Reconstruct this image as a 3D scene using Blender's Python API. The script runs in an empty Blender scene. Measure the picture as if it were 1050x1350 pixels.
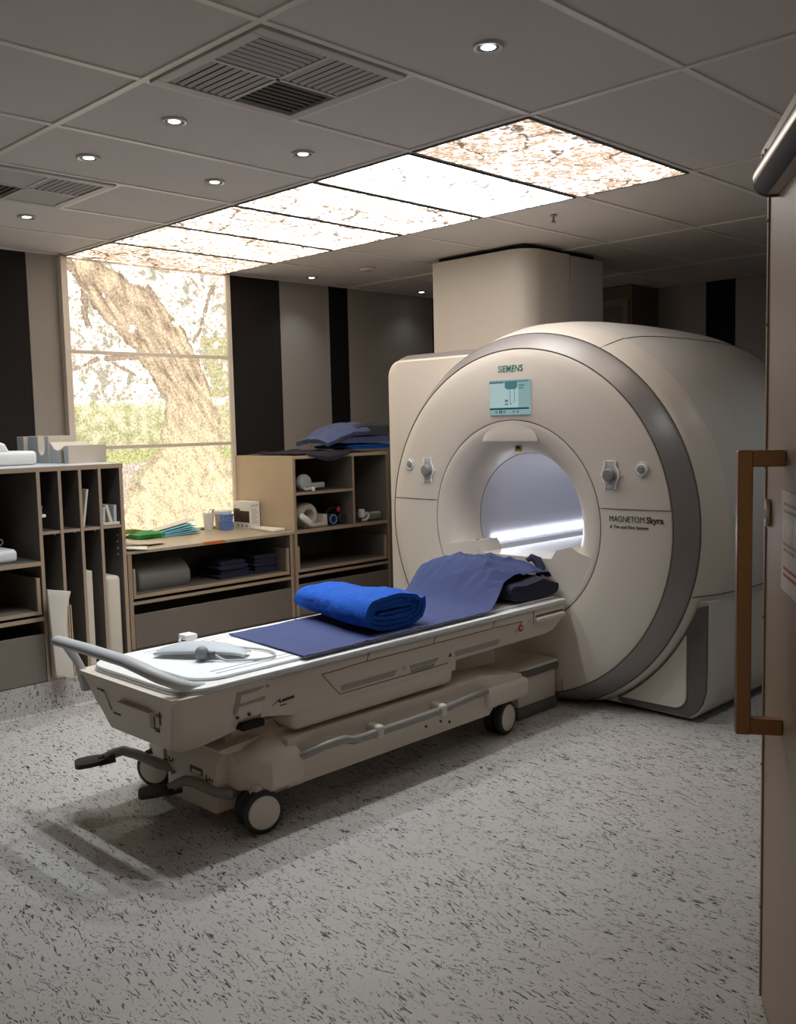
import bpy, bmesh, math, random
from mathutils import Vector, Matrix, noise
SC = bpy.context.scene
COL = SC.collection
PI = math.pi
R = math.radians
random.seed(7)
H = 2.5075            # ceiling height

# ------------------------------------------------------------------ materials
def new_mat(name):
    m = bpy.data.materials.new(name); m.use_nodes = True
    nt = m.node_tree; nt.nodes.clear()
    out = nt.nodes.new('ShaderNodeOutputMaterial')
    return m, nt, out
def mat(name, col, rough=.5, metal=0, var=.06, scale=8, bump=0, bscale=60, spec=.5, sheen=0):
    m, nt, out = new_mat(name)
    N, L = nt.nodes, nt.links
    b = N.new('ShaderNodeBsdfPrincipled')
    tc = N.new('ShaderNodeTexCoord')
    nz = N.new('ShaderNodeTexNoise'); nz.inputs['Scale'].default_value = scale; nz.inputs['Detail'].default_value = 4
    L.new(tc.outputs['Object'], nz.inputs['Vector'])
    mx = N.new('ShaderNodeMix'); mx.data_type = 'RGBA'
    mx.inputs[6].default_value = (*[max(0, c*(1-var)) for c in col], 1)
    mx.inputs[7].default_value = (*[min(1, c*(1+var)) for c in col], 1)
    L.new(nz.outputs['Fac'], mx.inputs[0]); L.new(mx.outputs[2], b.inputs['Base Color'])
    b.inputs['Roughness'].default_value = rough; b.inputs['Metallic'].default_value = metal
    b.inputs['Specular IOR Level'].default_value = spec
    if sheen: b.inputs['Sheen Weight'].default_value = sheen
    if bump:
        n2 = N.new('ShaderNodeTexNoise'); n2.inputs['Scale'].default_value = bscale; n2.inputs['Detail'].default_value = 3
        L.new(tc.outputs['Object'], n2.inputs['Vector'])
        bp = N.new('ShaderNodeBump'); bp.inputs['Strength'].default_value = bump; bp.inputs['Distance'].default_value = .004
        L.new(n2.outputs['Fac'], bp.inputs['Height']); L.new(bp.outputs['Normal'], b.inputs['Normal'])
    L.new(b.outputs[0], out.inputs[0])
    return m
def emit(name, col, s):
    m, nt, out = new_mat(name)
    e = nt.nodes.new('ShaderNodeEmission'); e.inputs[0].default_value = (*col, 1); e.inputs[1].default_value = s
    nt.links.new(e.outputs[0], out.inputs[0]); return m

M = {}
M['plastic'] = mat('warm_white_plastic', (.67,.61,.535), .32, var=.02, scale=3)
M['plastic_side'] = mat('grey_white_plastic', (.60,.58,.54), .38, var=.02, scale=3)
M['table_plastic'] = mat('table_plastic', (.63,.565,.475), .4, var=.03, scale=4)
M['white'] = mat('white_plastic', (.80,.80,.79), .4, var=.02)
M['pad'] = mat('white_vinyl', (.82,.83,.84), .5, var=.02, bump=.05)
M['silver'] = mat('silver_paint', (.30,.28,.27), .36, metal=.35, var=.03)
M['dgrey'] = mat('dark_grey_plastic', (.11,.105,.10), .45, var=.05)
M['mgrey'] = mat('mid_grey_plastic', (.25,.24,.22), .45, var=.05)
M['lgrey'] = mat('light_grey_plastic', (.50,.51,.52), .45, var=.03)
M['rail'] = mat('rail_grey', (.30,.28,.26), .42, metal=.3, var=.05)
M['line'] = mat('panel_line', (.17,.145,.12), .7)
M['slot'] = mat('slot_grey', (.34,.31,.27), .55)
M['mframe'] = mat('mural_frame', (.80,.72,.61), .5)
M['brightwhite'] = mat('bright_white', (.93,.93,.92), .35, var=.01)
M['seam'] = mat('seam_shadow', (.10,.085,.07), .8, var=.05)
M['black'] = mat('black_rubber', (.018,.018,.02), .55, var=.1)
M['void'] = mat('dark_inside', (.006,.006,.006), .9, var=.1)
M['bore'] = mat('bore_liner', (.55,.545,.59), .45, var=.01)
M['steel'] = mat('brushed_steel', (.42,.39,.35), .32, metal=.9, var=.06, scale=20)
M['bezel'] = mat('nickel_bezel', (.55,.54,.5), .3, metal=.8)
M['bronze'] = mat('bronze_bar', (.30,.17,.085), .36, metal=.75, var=.08, scale=12)
M['oak'] = mat('pale_oak_laminate', (.47,.37,.265), .5, var=.07, scale=10)
M['oak_edge'] = mat('oak_edge_band', (.36,.265,.18), .55, var=.08, scale=14)
M['laminate'] = mat('shaded_laminate', (.165,.14,.115), .55, var=.05, scale=6)  # same laminate as the oak, its dim lighting mixed into the colour
M['inner'] = mat('shaded_inner_laminate', (.13,.115,.10), .6, var=.08, scale=6)  # same laminate as the oak, darkened for the shade inside the carcass
M['lit_top'] = mat('ceiling_lit_top', (.55,.56,.57), .4, var=.03)  # ceiling light on the cabinet top, put into the colour
M['door'] = mat('door_laminate', (.37,.28,.195), .42, var=.03, scale=5)
M['door_edge'] = mat('door_edge_strip', (.30,.20,.12), .4, var=.06)
M['walldark'] = mat('charcoal_wall_fabric', (.024,.021,.021), .9, var=.15, scale=90, bump=.15, bscale=300, spec=.2)
M['wallblack'] = mat('black_wall_fabric', (.010,.009,.009), .9, var=.15, scale=90, bump=.15, bscale=300, spec=.2)
M['wallgrey'] = mat('grey_wall_fabric', (.38,.345,.305), .85, var=.08, scale=90, bump=.15, bscale=300, spec=.2)
M['wallplain'] = mat('plain_wall', (.32,.29,.26), .8, var=.03)
M['ceiling'] = mat('ceiling_tile', (.70,.655,.62), .9, var=.035, scale=160, bump=.08, bscale=260, spec=.2)
M['tbar'] = mat('ceiling_bar', (.85,.81,.76), .4, var=.02)
M['vent'] = mat('vent_metal', (.50,.47,.45), .55, var=.04)
M['ventframe'] = mat('vent_frame', (.60,.56,.53), .5, var=.04)
M['navy'] = mat('navy_sheet', (.041,.058,.160), .85, var=.08, scale=12, bump=.1, bscale=400)
M['navydark'] = mat('dark_navy_cloth', (.018,.019,.045), .9, var=.15, scale=20, bump=.1, bscale=300)
M['charcoal'] = mat('charcoal_cloth', (.026,.024,.038), .9, var=.15, scale=20, bump=.1, bscale=300)
M['royal'] = mat('royal_blue_fleece', (.000,.072,.40), .95, var=.4, scale=34, bump=.9, bscale=90)
M['slate'] = mat('slate_blue_fleece', (.10,.13,.28), .95, var=.15, scale=24, bump=.4, bscale=150, sheen=.2)
M['greyfleece'] = mat('grey_fleece', (.075,.075,.095), .95, var=.12, scale=24, bump=.4, bscale=150)
M['foam'] = mat('beige_foam', (.60,.53,.44), .7, var=.03, scale=10)
M['foamgrey'] = mat('grey_foam', (.42,.45,.46), .7, var=.03, scale=10)
M['cushgrey'] = mat('grey_vinyl', (.17,.165,.155), .55, var=.04)
M['gelgrey'] = mat('gel_grey', (.46,.50,.53), .45, var=.04)
M['ball'] = mat('bulb_grey', (.20,.23,.25), .5)
M['cream'] = mat('cream_plastic', (.62,.57,.50), .45, var=.03)
M['paper'] = mat('white_paper', (.76,.73,.67), .75, var=.03)
M['beigepaper'] = mat('beige_paper', (.55,.47,.36), .75, var=.04)
M['teal'] = mat('teal_drape', (.26,.62,.74), .7, var=.12, scale=20)
M['green'] = mat('green_pack', (.02,.30,.06), .5, var=.2, scale=30)
M['olive'] = mat('olive_pack', (.30,.34,.08), .6, var=.2, scale=30)
M['bluebox'] = mat('blue_tub', (.13,.24,.60), .45, var=.04)
M['orange'] = mat('orange_tape', (.55,.15,.03), .5, var=.08)
M['photo'] = mat('printed_photo', (.05,.03,.025), .5, var=.8, scale=40)
M['red'] = mat('red_sticker', (.42,.03,.03), .5)
M['yellow'] = mat('yellow_label', (.55,.40,.05), .5)
M['ink'] = mat('dark_ink', (.045,.04,.04), .6)
M['teal_ink'] = mat('teal_ink', (.0,.13,.15), .5)
M['cupb'] = mat('brown_cupboard', (.16,.115,.09), .6, var=.05)
M['cupbframe'] = mat('brown_cupboard_frame', (.25,.19,.15), .6, var=.05)
M['led'] = emit('led_tube', (.86,.89,1.0), 10)
M['lamp'] = emit('lamp_face', (.93,.97,1.0), 9)
M['screen'] = emit('screen_glow', (.34,.52,.53), .66)
M['screen_lt'] = emit('screen_light', (.50,.68,.68), .72)
M['screen_dk'] = emit('screen_dark', (.03,.12,.17), .4)
M['screen_md'] = emit('screen_mid', (.14,.33,.37), .5)

def wood_grain(name, c1, c2):
    m, nt, out = new_mat(name); N, L = nt.nodes, nt.links
    tc = N.new('ShaderNodeTexCoord'); mp = N.new('ShaderNodeMapping'); mp.inputs['Scale'].default_value = (2.5, 30, 30)
    L.new(tc.outputs['Object'], mp.inputs[0])
    nz = N.new('ShaderNodeTexNoise'); nz.inputs['Scale'].default_value = 2; nz.inputs['Detail'].default_value = 5
    L.new(mp.outputs[0], nz.inputs['Vector'])
    mx = N.new('ShaderNodeMix'); mx.data_type = 'RGBA'; mx.inputs[6].default_value = (*c1,1); mx.inputs[7].default_value = (*c2,1)
    L.new(nz.outputs['Fac'], mx.inputs[0])
    b = N.new('ShaderNodeBsdfPrincipled'); b.inputs['Roughness'].default_value = .42
    L.new(mx.outputs[2], b.inputs['Base Color']); L.new(b.outputs[0], out.inputs[0]); return m
M['worktop'] = wood_grain('worktop_oak', (.36,.29,.21), (.50,.42,.31))

def floor_mat():
    m, nt, out = new_mat('flecked_vinyl'); N, L = nt.nodes, nt.links
    tc = N.new('ShaderNodeTexCoord')
    def fleck(scl, rot, thr, dens_scale, seed):
        mp = N.new('ShaderNodeMapping'); mp.inputs['Scale'].default_value = scl
        mp.inputs['Location'].default_value = (seed, seed*1.7, 0)
        vr = N.new('ShaderNodeVectorRotate'); vr.rotation_type = 'Z_AXIS'; vr.inputs['Angle'].default_value = rot
        L.new(tc.outputs['Object'], vr.inputs['Vector']); L.new(vr.outputs[0], mp.inputs[0])
        nz = N.new('ShaderNodeTexNoise'); nz.inputs['Scale'].default_value = 1; nz.inputs['Detail'].default_value = 1.6; nz.inputs['Roughness'].default_value = .55
        nz.inputs['Distortion'].default_value = 1.1
        L.new(mp.outputs[0], nz.inputs['Vector'])
        cl = N.new('ShaderNodeTexNoise'); cl.inputs['Scale'].default_value = dens_scale; cl.inputs['Detail'].default_value = 2
        L.new(tc.outputs['Object'], cl.inputs['Vector'])
        ad = N.new('ShaderNodeMath'); ad.operation = 'MULTIPLY_ADD'; ad.inputs[1].default_value = .16; ad.inputs[2].default_value = -.08
        L.new(cl.outputs['Fac'], ad.inputs[0])
        su = N.new('ShaderNodeMath'); su.operation = 'ADD'; L.new(nz.outputs['Fac'], su.inputs[0]); L.new(ad.outputs[0], su.inputs[1])
        mr = N.new('ShaderNodeMapRange'); mr.inputs['From Min'].default_value = thr; mr.inputs['From Max'].default_value = thr+.03
        L.new(su.outputs[0], mr.inputs['Value'])
        return mr.outputs[0]
    a = fleck((25, 130, 60), R(90+10), .622, 7, 3)
    b_ = fleck((31, 115, 60), R(90-17), .648, 9, 11)
    c_ = fleck((46, 115, 80), R(90+48), .678, 6, 23)
    mxs = a
    for o in (b_, c_):
        mm = N.new('ShaderNodeMath'); mm.operation = 'MAXIMUM'; L.new(mxs, mm.inputs[0]); L.new(o, mm.inputs[1]); mxs = mm.outputs[0]
    big = N.new('ShaderNodeTexNoise'); big.inputs['Scale'].default_value = 4; big.inputs['Detail'].default_value = 6
    L.new(tc.outputs['Object'], big.inputs['Vector'])
    basec = N.new('ShaderNodeMix'); basec.data_type = 'RGBA'
    basec.inputs[6].default_value = (.40,.375,.35,1); basec.inputs[7].default_value = (.52,.495,.47,1)
    L.new(big.outputs['Fac'], basec.inputs[0])
    mx = N.new('ShaderNodeMix'); mx.data_type = 'RGBA'; mx.inputs[7].default_value = (.022,.022,.026,1)
    L.new(mxs, mx.inputs[0]); L.new(basec.outputs[2], mx.inputs[6])
    bs = N.new('ShaderNodeBsdfPrincipled'); bs.inputs['Roughness'].default_value = .45; bs.inputs['Specular IOR Level'].default_value = .35
    L.new(mx.outputs[2], bs.inputs['Base Color']); L.new(bs.outputs[0], out.inputs[0]); return m
M['floor'] = floor_mat()

def sky_print(name, seed, white, strength, warm):
    """backlit blossom print: white sky, tan blossom clouds, thin dark twigs"""
    m, nt, out = new_mat(name); N, L = nt.nodes, nt.links
    tc = N.new('ShaderNodeTexCoord'); mp = N.new('ShaderNodeMapping'); mp.inputs['Location'].default_value = (seed*3.1, seed*1.3, 0)
    L.new(tc.outputs['Object'], mp.inputs[0])
    def nz(sc, det, dist=0, stretch=None):
        n = N.new('ShaderNodeTexNoise'); n.inputs['Scale'].default_value = sc; n.inputs['Detail'].default_value = det; n.inputs['Distortion'].default_value = dist
        n.inputs['Roughness'].default_value = .62
        L.new(mp.outputs[0], n.inputs['Vector']); return n.outputs['Fac']
    def rng(v, a, b, lo=0, hi=1):
        r = N.new('ShaderNodeMapRange'); r.inputs['From Min'].default_value = a; r.inputs['From Max'].default_value = b
        r.inputs['To Min'].default_value = lo; r.inputs['To Max'].default_value = hi; L.new(v, r.inputs['Value']); return r.outputs[0]
    def op(o, a, b):
        q = N.new('ShaderNodeMath'); q.operation = o; L.new(a, q.inputs[0])
        if isinstance(b, float): q.inputs[1].default_value = b
        else: L.new(b, q.inputs[1])
        return q.outputs[0]
    fine = op('ADD', op('MULTIPLY', nz(26, 9, .5), 1.35), op('MULTIPLY', nz(3.6, 4), .55))
    fol = rng(fine, white, white+.05)
    wn = N.new('ShaderNodeTexNoise'); wn.inputs['Scale'].default_value = 7; wn.inputs['Detail'].default_value = 4; L.new(mp.outputs[0], wn.inputs['Vector'])
    va = N.new('ShaderNodeVectorMath'); va.operation = 'SCALE'; va.inputs['Scale'].default_value = .22; L.new(wn.outputs['Color'], va.inputs[0])
    vb = N.new('ShaderNodeVectorMath'); vb.operation = 'ADD'; L.new(mp.outputs[0], vb.inputs[0]); L.new(va.outputs[0], vb.inputs[1])
    vo = N.new('ShaderNodeTexVoronoi'); vo.feature = 'DISTANCE_TO_EDGE'; vo.inputs['Scale'].default_value = 4.2; L.new(vb.outputs[0], vo.inputs['Vector'])
    tw = op('MULTIPLY', rng(vo.outputs['Distance'], .022, .045, 1, 0), rng(nz(2.3, 2), .44, .50))
    mx = N.new('ShaderNodeMix'); mx.data_type = 'RGBA'
    mx.inputs[6].default_value = (*warm, 1); mx.inputs[7].default_value = (.142,.086,.050,1); L.new(op('MULTIPLY', fol, rng(nz(60, 4), .35, .6, .80, 1.0)), mx.inputs[0])
    m2 = N.new('ShaderNodeMix'); m2.data_type = 'RGBA'; m2.inputs[7].default_value = (.05,.032,.022,1)
    L.new(mx.outputs[2], m2.inputs[6]); L.new(op('MULTIPLY', tw, .92), m2.inputs[0])
    e = N.new('ShaderNodeEmission'); e.inputs[1].default_value = strength
    L.new(m2.outputs[2], e.inputs[0]); L.new(e.outputs[0], out.inputs[0]); return m
STRIP = 6.0
def mural_mat():
    m, nt, out = new_mat('backlit_tree_print'); N, L = nt.nodes, nt.links
    at = N.new('ShaderNodeAttribute'); at.attribute_name = 'print'
    tc = N.new('ShaderNodeTexCoord')
    def noise_(sc, det, rough=.6, dist=0):
        n = N.new('ShaderNodeTexNoise'); n.inputs['Scale'].default_value = sc; n.inputs['Detail'].default_value = det
        n.inputs['Roughness'].default_value = rough; n.inputs['Distortion'].default_value = dist
        L.new(tc.outputs['Object'], n.inputs['Vector']); return n.outputs['Fac']
    def rng(v, a, b, lo, hi):
        r = N.new('ShaderNodeMapRange'); r.inputs['From Min'].default_value = a; r.inputs['From Max'].default_value = b
        r.inputs['To Min'].default_value = lo; r.inputs['To Max'].default_value = hi; L.new(v, r.inputs['Value']); return r.outputs[0]
    def op(o, a, b):
        q = N.new('ShaderNodeMath'); q.operation = o; L.new(a, q.inputs[0])
        if isinstance(b, float): q.inputs[1].default_value = b
        else: L.new(b, q.inputs[1])
        return q.outputs[0]
    det = rng(noise_(60, 7, .8), .32, .68, .30, 1.65)
    mu = N.new('ShaderNodeMix'); mu.data_type = 'RGBA'; mu.blend_type = 'MULTIPLY'; mu.inputs[0].default_value = 1
    L.new(at.outputs['Color'], mu.inputs[6]); L.new(det, mu.inputs[7])
    # white blossom where the stored density and a ragged noise agree
    bl = op('ADD', op('ADD', noise_(13, 7, .68, .3), at.outputs['Alpha']), -.5)
    msk = rng(bl, .47, .53, 0, 1)
    bc = N.new('ShaderNodeMix'); bc.data_type = 'RGBA'; bc.inputs[6].default_value = (.62,.48,.36,1); bc.inputs[7].default_value = (1.75,1.62,1.42,1)
    L.new(rng(noise_(38, 6, .75), .40, .54, 0, 1), bc.inputs[0])
    fx = N.new('ShaderNodeMix'); fx.data_type = 'RGBA'; L.new(msk, fx.inputs[0]); L.new(mu.outputs[2], fx.inputs[6]); L.new(bc.outputs[2], fx.inputs[7])
    e = N.new('ShaderNodeEmission'); e.inputs[1].default_value = 1.05
    L.new(fx.outputs[2], e.inputs[0]); L.new(e.outputs[0], out.inputs[0]); return m
M['mural'] = mural_mat()

# ------------------------------------------------------------------ mesh builder
class MB:
    def __init__(s): s.bm = bmesh.new(); s.mi = 0
    def _take(s, t, mtx=None):
        if mtx is not None: bmesh.ops.transform(t, matrix=mtx, verts=t.verts)
        vm = {v: s.bm.verts.new(v.co) for v in t.verts}
        for f in t.faces:
            try:
                nf = s.bm.faces.new([vm[v] for v in f.verts]); nf.material_index = s.mi
            except ValueError: pass
        t.free(); return s
    def box(s, x0, y0, z0, x1, y1, z1, bev=0, seg=2, mtx=None):
        t = bmesh.new(); bmesh.ops.create_cube(t, size=1)
        for v in t.verts: v.co = Vector(((x0+x1)/2+v.co.x*abs(x1-x0), (y0+y1)/2+v.co.y*abs(y1-y0), (z0+z1)/2+v.co.z*abs(z1-z0)))
        if bev: bmesh.ops.bevel(t, geom=t.edges[:], offset=bev, segments=seg, affect='EDGES', profile=.5)
        return s._take(t, mtx)
    def prism(s, poly, axis, a0, a1, bev=0, seg=2, mtx=None):
        """poly: 2d points; axis 0: (y,z) along x, 1: (x,z) along y, 2: (x,y) along z"""
        def P(p, a): return {0: (a, p[0], p[1]), 1: (p[0], a, p[1]), 2: (p[0], p[1], a)}[axis]
        t = bmesh.new()
        A = [t.verts.new(P(p, a0)) for p in poly]; B = [t.verts.new(P(p, a1)) for p in poly]
        fa = t.faces.new(A); fb = t.faces.new(B[::-1]); n = len(poly)
        for i in range(n): t.faces.new((A[i], B[i], B[(i+1) % n], A[(i+1) % n]))
        bmesh.ops.recalc_face_normals(t, faces=t.faces)
        if bev:
            es = list({e for f in (fa, fb) for e in f.edges})
            bmesh.ops.bevel(t, geom=es, offset=bev, segments=seg, affect='EDGES', profile=.5)
        return s._take(t, mtx)
    def loft(s, rings, closed=True, cap=True, mtx=None):
        t = bmesh.new(); V = [[t.verts.new(p) for p in r] for r in rings]; n = len(rings[0])
        for a, b in zip(V, V[1:]):
            for i in range(n if closed else n-1):
                j = (i+1) % n
                try: t.faces.new((a[i], a[j], b[j], b[i]))
                except ValueError: pass
        if cap and closed:
            t.faces.new(V[0][::-1]); t.faces.new(V[-1])
        bmesh.ops.recalc_face_normals(t, faces=t.faces)
        return s._take(t, mtx)
    def tube(s, path, r, n=10, closed=False, cap=True, mtx=None, flat=1):
        P = [Vector(p) for p in path]; m = len(P); rings = []
        rr = r if isinstance(r, (list, tuple)) else [r]*m
        up = None
        for i in range(m):
            if closed: d = P[(i+1) % m]-P[i-1]
            else: d = P[min(i+1, m-1)]-P[max(i-1, 0)]
            d.normalize()
            if up is None:
                up = Vector((0,0,1)) if abs(d.z) < .9 else Vector((1,0,0))
            u = (up-d*up.dot(d)).normalized(); w = d.cross(u); up = u
            rings.append([P[i]+(u*math.sin(2*PI*k/n)*flat+w*math.cos(2*PI*k/n))*rr[i] for k in range(n)])
        if closed: rings.append(rings[0]); cap = False
        return s.loft(rings, True, cap, mtx)
    def lathe(s, prof, c, axis='z', a0=0, a1=2*PI, n=48, mtx=None, zmin=None):
        """prof: (h, r) pairs along axis; axis 'x': angle 0 towards -y, rising to +z"""
        full = abs(a1-a0-2*PI) < 1e-6; rings = []
        for h, r in prof:
            ring = []
            for k in range(n if full else n+1):
                a = a0+(a1-a0)*k/n
                if axis == 'x': p = Vector((h, c[0]-r*math.cos(a), c[1]+r*math.sin(a)))
                elif axis == 'y': p = Vector((c[0]+r*math.cos(a), h, c[1]+r*math.sin(a)))
                else: p = Vector((c[0]+r*math.cos(a), c[1]+r*math.sin(a), h))
                if zmin is not None: p.z = max(p.z, zmin)
                ring.append(p)
            rings.append(ring)
        return s.loft(rings, full, False, mtx)
    def cyl(s, p0, p1, r, n=20, bev=0):
        p0, p1 = Vector(p0), Vector(p1); d = (p1-p0); l = d.length; d.normalize()
        if bev: path = [p0, p0+d*bev, p1-d*bev, p1]; rr = [r-bev, r, r, r-bev]
        else: path = [p0, p1]; rr = [r, r]
        return s.tube(path, rr, n)
    def ball(s, c, r, n=16, scale=(1,1,1)):
        t = bmesh.new(); bmesh.ops.create_uvsphere(t, u_segments=n, v_segments=n//2+2, radius=r)
        for v in t.verts: v.co = Vector((c[0]+v.co.x*scale[0], c[1]+v.co.y*scale[1], c[2]+v.co.z*scale[2]))
        return s._take(t)
    def slab(s, f, nu, nv, th):
        """closed cloth sheet: top surface f(u,v), a second layer th below it"""
        t = bmesh.new()
        T = [[t.verts.new(f(i/nu, j/nv)) for j in range(nv+1)] for i in range(nu+1)]
        def nrm(i, j):
            a = T[min(i+1,nu)][j].co-T[max(i-1,0)][j].co; b = T[i][min(j+1,nv)].co-T[i][max(j-1,0)].co
            c = a.cross(b)
            c = c.normalized() if c.length > 1e-9 else Vector((0,0,1))
            return c if c.z >= 0 else -c
        B = [[t.verts.new(T[i][j].co-nrm(i,j)*th) for j in range(nv+1)] for i in range(nu+1)]
        for i in range(nu):
            for j in range(nv):
                t.faces.new((T[i][j], T[i+1][j], T[i+1][j+1], T[i][j+1])); t.faces.new((B[i][j], B[i][j+1], B[i+1][j+1], B[i+1][j]))
        for i in range(nu):
            t.faces.new((T[i][0], B[i][0], B[i+1][0], T[i+1][0])); t.faces.new((T[i][nv], T[i+1][nv], B[i+1][nv], B[i][nv]))
        for j in range(nv):
            t.faces.new((T[0][j], T[0][j+1], B[0][j+1], B[0][j])); t.faces.new((T[nu][j], B[nu][j], B[nu][j+1], T[nu][j+1]))
        bmesh.ops.recalc_face_normals(t, faces=t.faces)
        return s._take(t)

def wpos(o):
    p = Vector((0,0,0))
    while o is not None: p += o.location; o = o.parent
    return p
def obj(name, mb, mats, parent=None, label=None, angle=38, origin=None):
    """one mesh object; builder verts are in world space"""
    if not isinstance(mats, (list, tuple)): mats = [mats]
    if parent is not None: off = wpos(parent)
    else:
        if origin is None:
            vs = [v.co for v in mb.bm.verts]
            origin = Vector(((min(v.x for v in vs)+max(v.x for v in vs))/2, (min(v.y for v in vs)+max(v.y for v in vs))/2, min(v.z for v in vs)))
        off = Vector(origin)
    for v in mb.bm.verts: v.co -= off
    me = bpy.data.meshes.new(name); mb.bm.to_mesh(me); mb.bm.free()
    for m in mats: me.materials.append(m)
    if angle:
        me.polygons.foreach_set('use_smooth', [True]*len(me.polygons)); me.set_sharp_from_angle(angle=R(angle))
    o = bpy.data.objects.new(name, me); COL.objects.link(o)
    if parent is not None: o.parent = parent
    else: o.location = off
    if label: o['label'] = label
    return o
def tag(o, label, cat, group=None, kind=None):
    o['label'] = label; o['category'] = cat
    if group: o['group'] = group
    if kind: o['kind'] = kind
    return o
def thing(name, label, cat, loc, group=None):
    o = bpy.data.objects.new(name, None); COL.objects.link(o); o.location = loc; o.empty_display_size = .1
    return tag(o, label, cat, group)
def struct(name, mb, mats, parent=None, angle=38):
    o = obj(name, mb, mats, parent, angle=angle)
    if parent is None: o['kind'] = 'structure'
    return o
def copy_tree(o, parent=None, depth=0):
    c = o.copy(); COL.objects.link(c)
    if parent is not None: c.parent = parent
    for ch in list(o.children): copy_tree(ch, c, depth+1)
    return c
def text_mesh(name, body, size, mtx, material, parent, bold=0, depth=.0008, xs=1.0, space=1.0):
    cu = bpy.data.curves.new(name, 'FONT'); cu.body = body; cu.size = size; cu.extrude = depth; cu.offset = bold; cu.space_character = space
    cu.align_x = 'LEFT'; cu.align_y = 'BOTTOM_BASELINE'
    tmp = bpy.data.objects.new(name, cu); COL.objects.link(tmp)
    dg = bpy.context.evaluated_depsgraph_get()
    me = bpy.data.meshes.new_from_object(tmp.evaluated_get(dg)); bpy.data.objects.remove(tmp)
    me.transform(Matrix.Diagonal((xs,1,1,1))); me.transform(mtx); me.transform(Matrix.Translation(-wpos(parent)))
    me.materials.clear(); me.materials.append(material)
    o = bpy.data.objects.new(name, me); COL.objects.link(o); o.parent = parent; return o
def facing_minus_x(x, y, z):      # text plane looking to -x, reading towards -y
    return Matrix(((0,0,-1,x),(-1,0,0,y),(0,1,0,z),(0,0,0,1)))
def facing_minus_y(x, y, z):
    return Matrix(((1,0,0,x),(0,0,-1,y),(0,1,0,z),(0,0,0,1)))
def nz3(x, y, z, s=1): return noise.noise(Vector((x*s, y*s, z*s)))
# ------------------------------------------------------------------ room shell
b = MB(); b.box(-3.6,-4.2,-.06, 4.7,3.7,0); struct('floor', b, M['floor'])
b = MB(); b.box(-3.6,-4.2,H+.005, 4.7,3.7,H+.05); ceil = struct('ceiling', b, M['ceiling'])
b = MB(); w = .012
for i in range(-6, 7):
    y = .6*i
    if i == 6: b.box(-3.6, 3.575, H-.002, 4.56, 3.6, H+.02)
    else: b.box(-3.6, y-w, H-.001, 4.56, y+w, H+.02)
for x in (-2.4,-1.2,0,1.2,2.4,3.6): b.box(x-w, -4.2, H-.002, x+w, 3.6, H+.02)
b.box(-.6-w, 0, H-.0015, -.6+w, .6, H+.02); b.box(-.6-w, 1.8, H-.0015, -.6+w, 2.4, H+.02)
obj('ceiling_grid', b, M['tbar'], ceil)
# back wall in vertical fabric panels
b = MB()
for x0, x1, k in ((-3.2,-.229,0),(-.229,-.03,2),(-.03,1.23,2),(1.23,1.711,0),(1.711,2.2,2),(2.2,2.4,1),(2.4,3.4,2),(3.4,3.6,1),(3.6,4.7,2)):
    b.mi = k; b.box(x0+.001, 3.6, 0, x1-.001, 3.7, H+.04)
struct('wall_back', b, [M['walldark'], M['wallblack'], M['wallgrey']])
b = MB()
for y0, y1, k in ((1.64,3.6,2),(1.39,1.64,1),(-.2,1.39,2),(-.45,-.2,1),(-1.65,-.45,2)):
    b.mi = k; b.box(4.56, y0+.001, 0, 4.66, y1-.001, H+.04)
struct('wall_right', b, [M['walldark'], M['wallblack'], M['wallgrey']])
b = MB(); b.box(-3.3,-1.65,0,-3.2,3.6,H+.04); struct('wall_left', b, M['wallgrey'])
b = MB(); b.box(-1.38,-1.80,0,4.56,-1.65,H+.04); b.box(-3.2,-1.80,0,-3.1,-1.65,H+.04); b.box(-3.1,-1.80,2.12,-1.38,-1.65,H+.04)
struct('wall_front', b, M['wallplain'])

# open door, seen almost edge on
DE = Vector((-.716,-1.196,0)); ang = R(32.62); dd = Vector((math.cos(ang), math.sin(ang), 0)); dn = Vector((-math.sin(ang), math.cos(ang), 0))
def door_mtx():   # local: x back from the free edge towards the hinge, y out of the visible face, z up
    return Matrix(((-dd.x, dn.x, 0, DE.x), (-dd.y, dn.y, 0, DE.y), (0,0,1,0), (0,0,0,1)))
DM = door_mtx()
b = MB(); b.box(0,-.055,.03, .98,0,1.985, bev=.003, seg=1, mtx=DM); door = obj('door_1', b, M['door']); door['kind'] = 'structure'
b = MB(); b.box(-.004,-.056,.03, .010,.004,1.985, mtx=DM)
for z in (.25,.6,.95,1.3,1.62,1.85): b.cyl(DM@Vector((.004,.003,z)), DM@Vector((.004,.0065,z)), .004, 8)
obj('edge_strip', b, M['door_edge'], door)
b = MB(); b.box(0,-.04,.004, .97,-.004,.032, mtx=DM); obj('bottom_seal', b, M['bronze'], door)
b = MB(); sq = .017
b.box(.212,.064,.745, .243,.094,1.345, bev=.002, seg=1, mtx=DM); b.box(.2125,.0,1.311, .2425,.066,1.3445, bev=.002, seg=1, mtx=DM); b.box(.2125,.0,.7455, .2425,.066,.779, bev=.002, seg=1, mtx=DM)
obj('door_handle', b, M['bronze'], door, 'square bronze pull handle')
b = MB(); b.cyl(DM@Vector((.062,0,1.197)), DM@Vector((.062,.014,1.197)), .0001, 6)
b = MB()
pts = [(.062+.013*math.cos(2*PI*k/24), 1.199+.032*math.sin(2*PI*k/24)) for k in range(24)]
b.prism(pts, 1, 0, .012, bev=.003, mtx=DM); b.mi = 1; b.box(.060,.0121,1.186,.064,.0128,1.206, mtx=DM)
obj('door_lock', b, [M['steel'], M['void']], door, 'oval steel lock plate')
b = MB()
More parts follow.
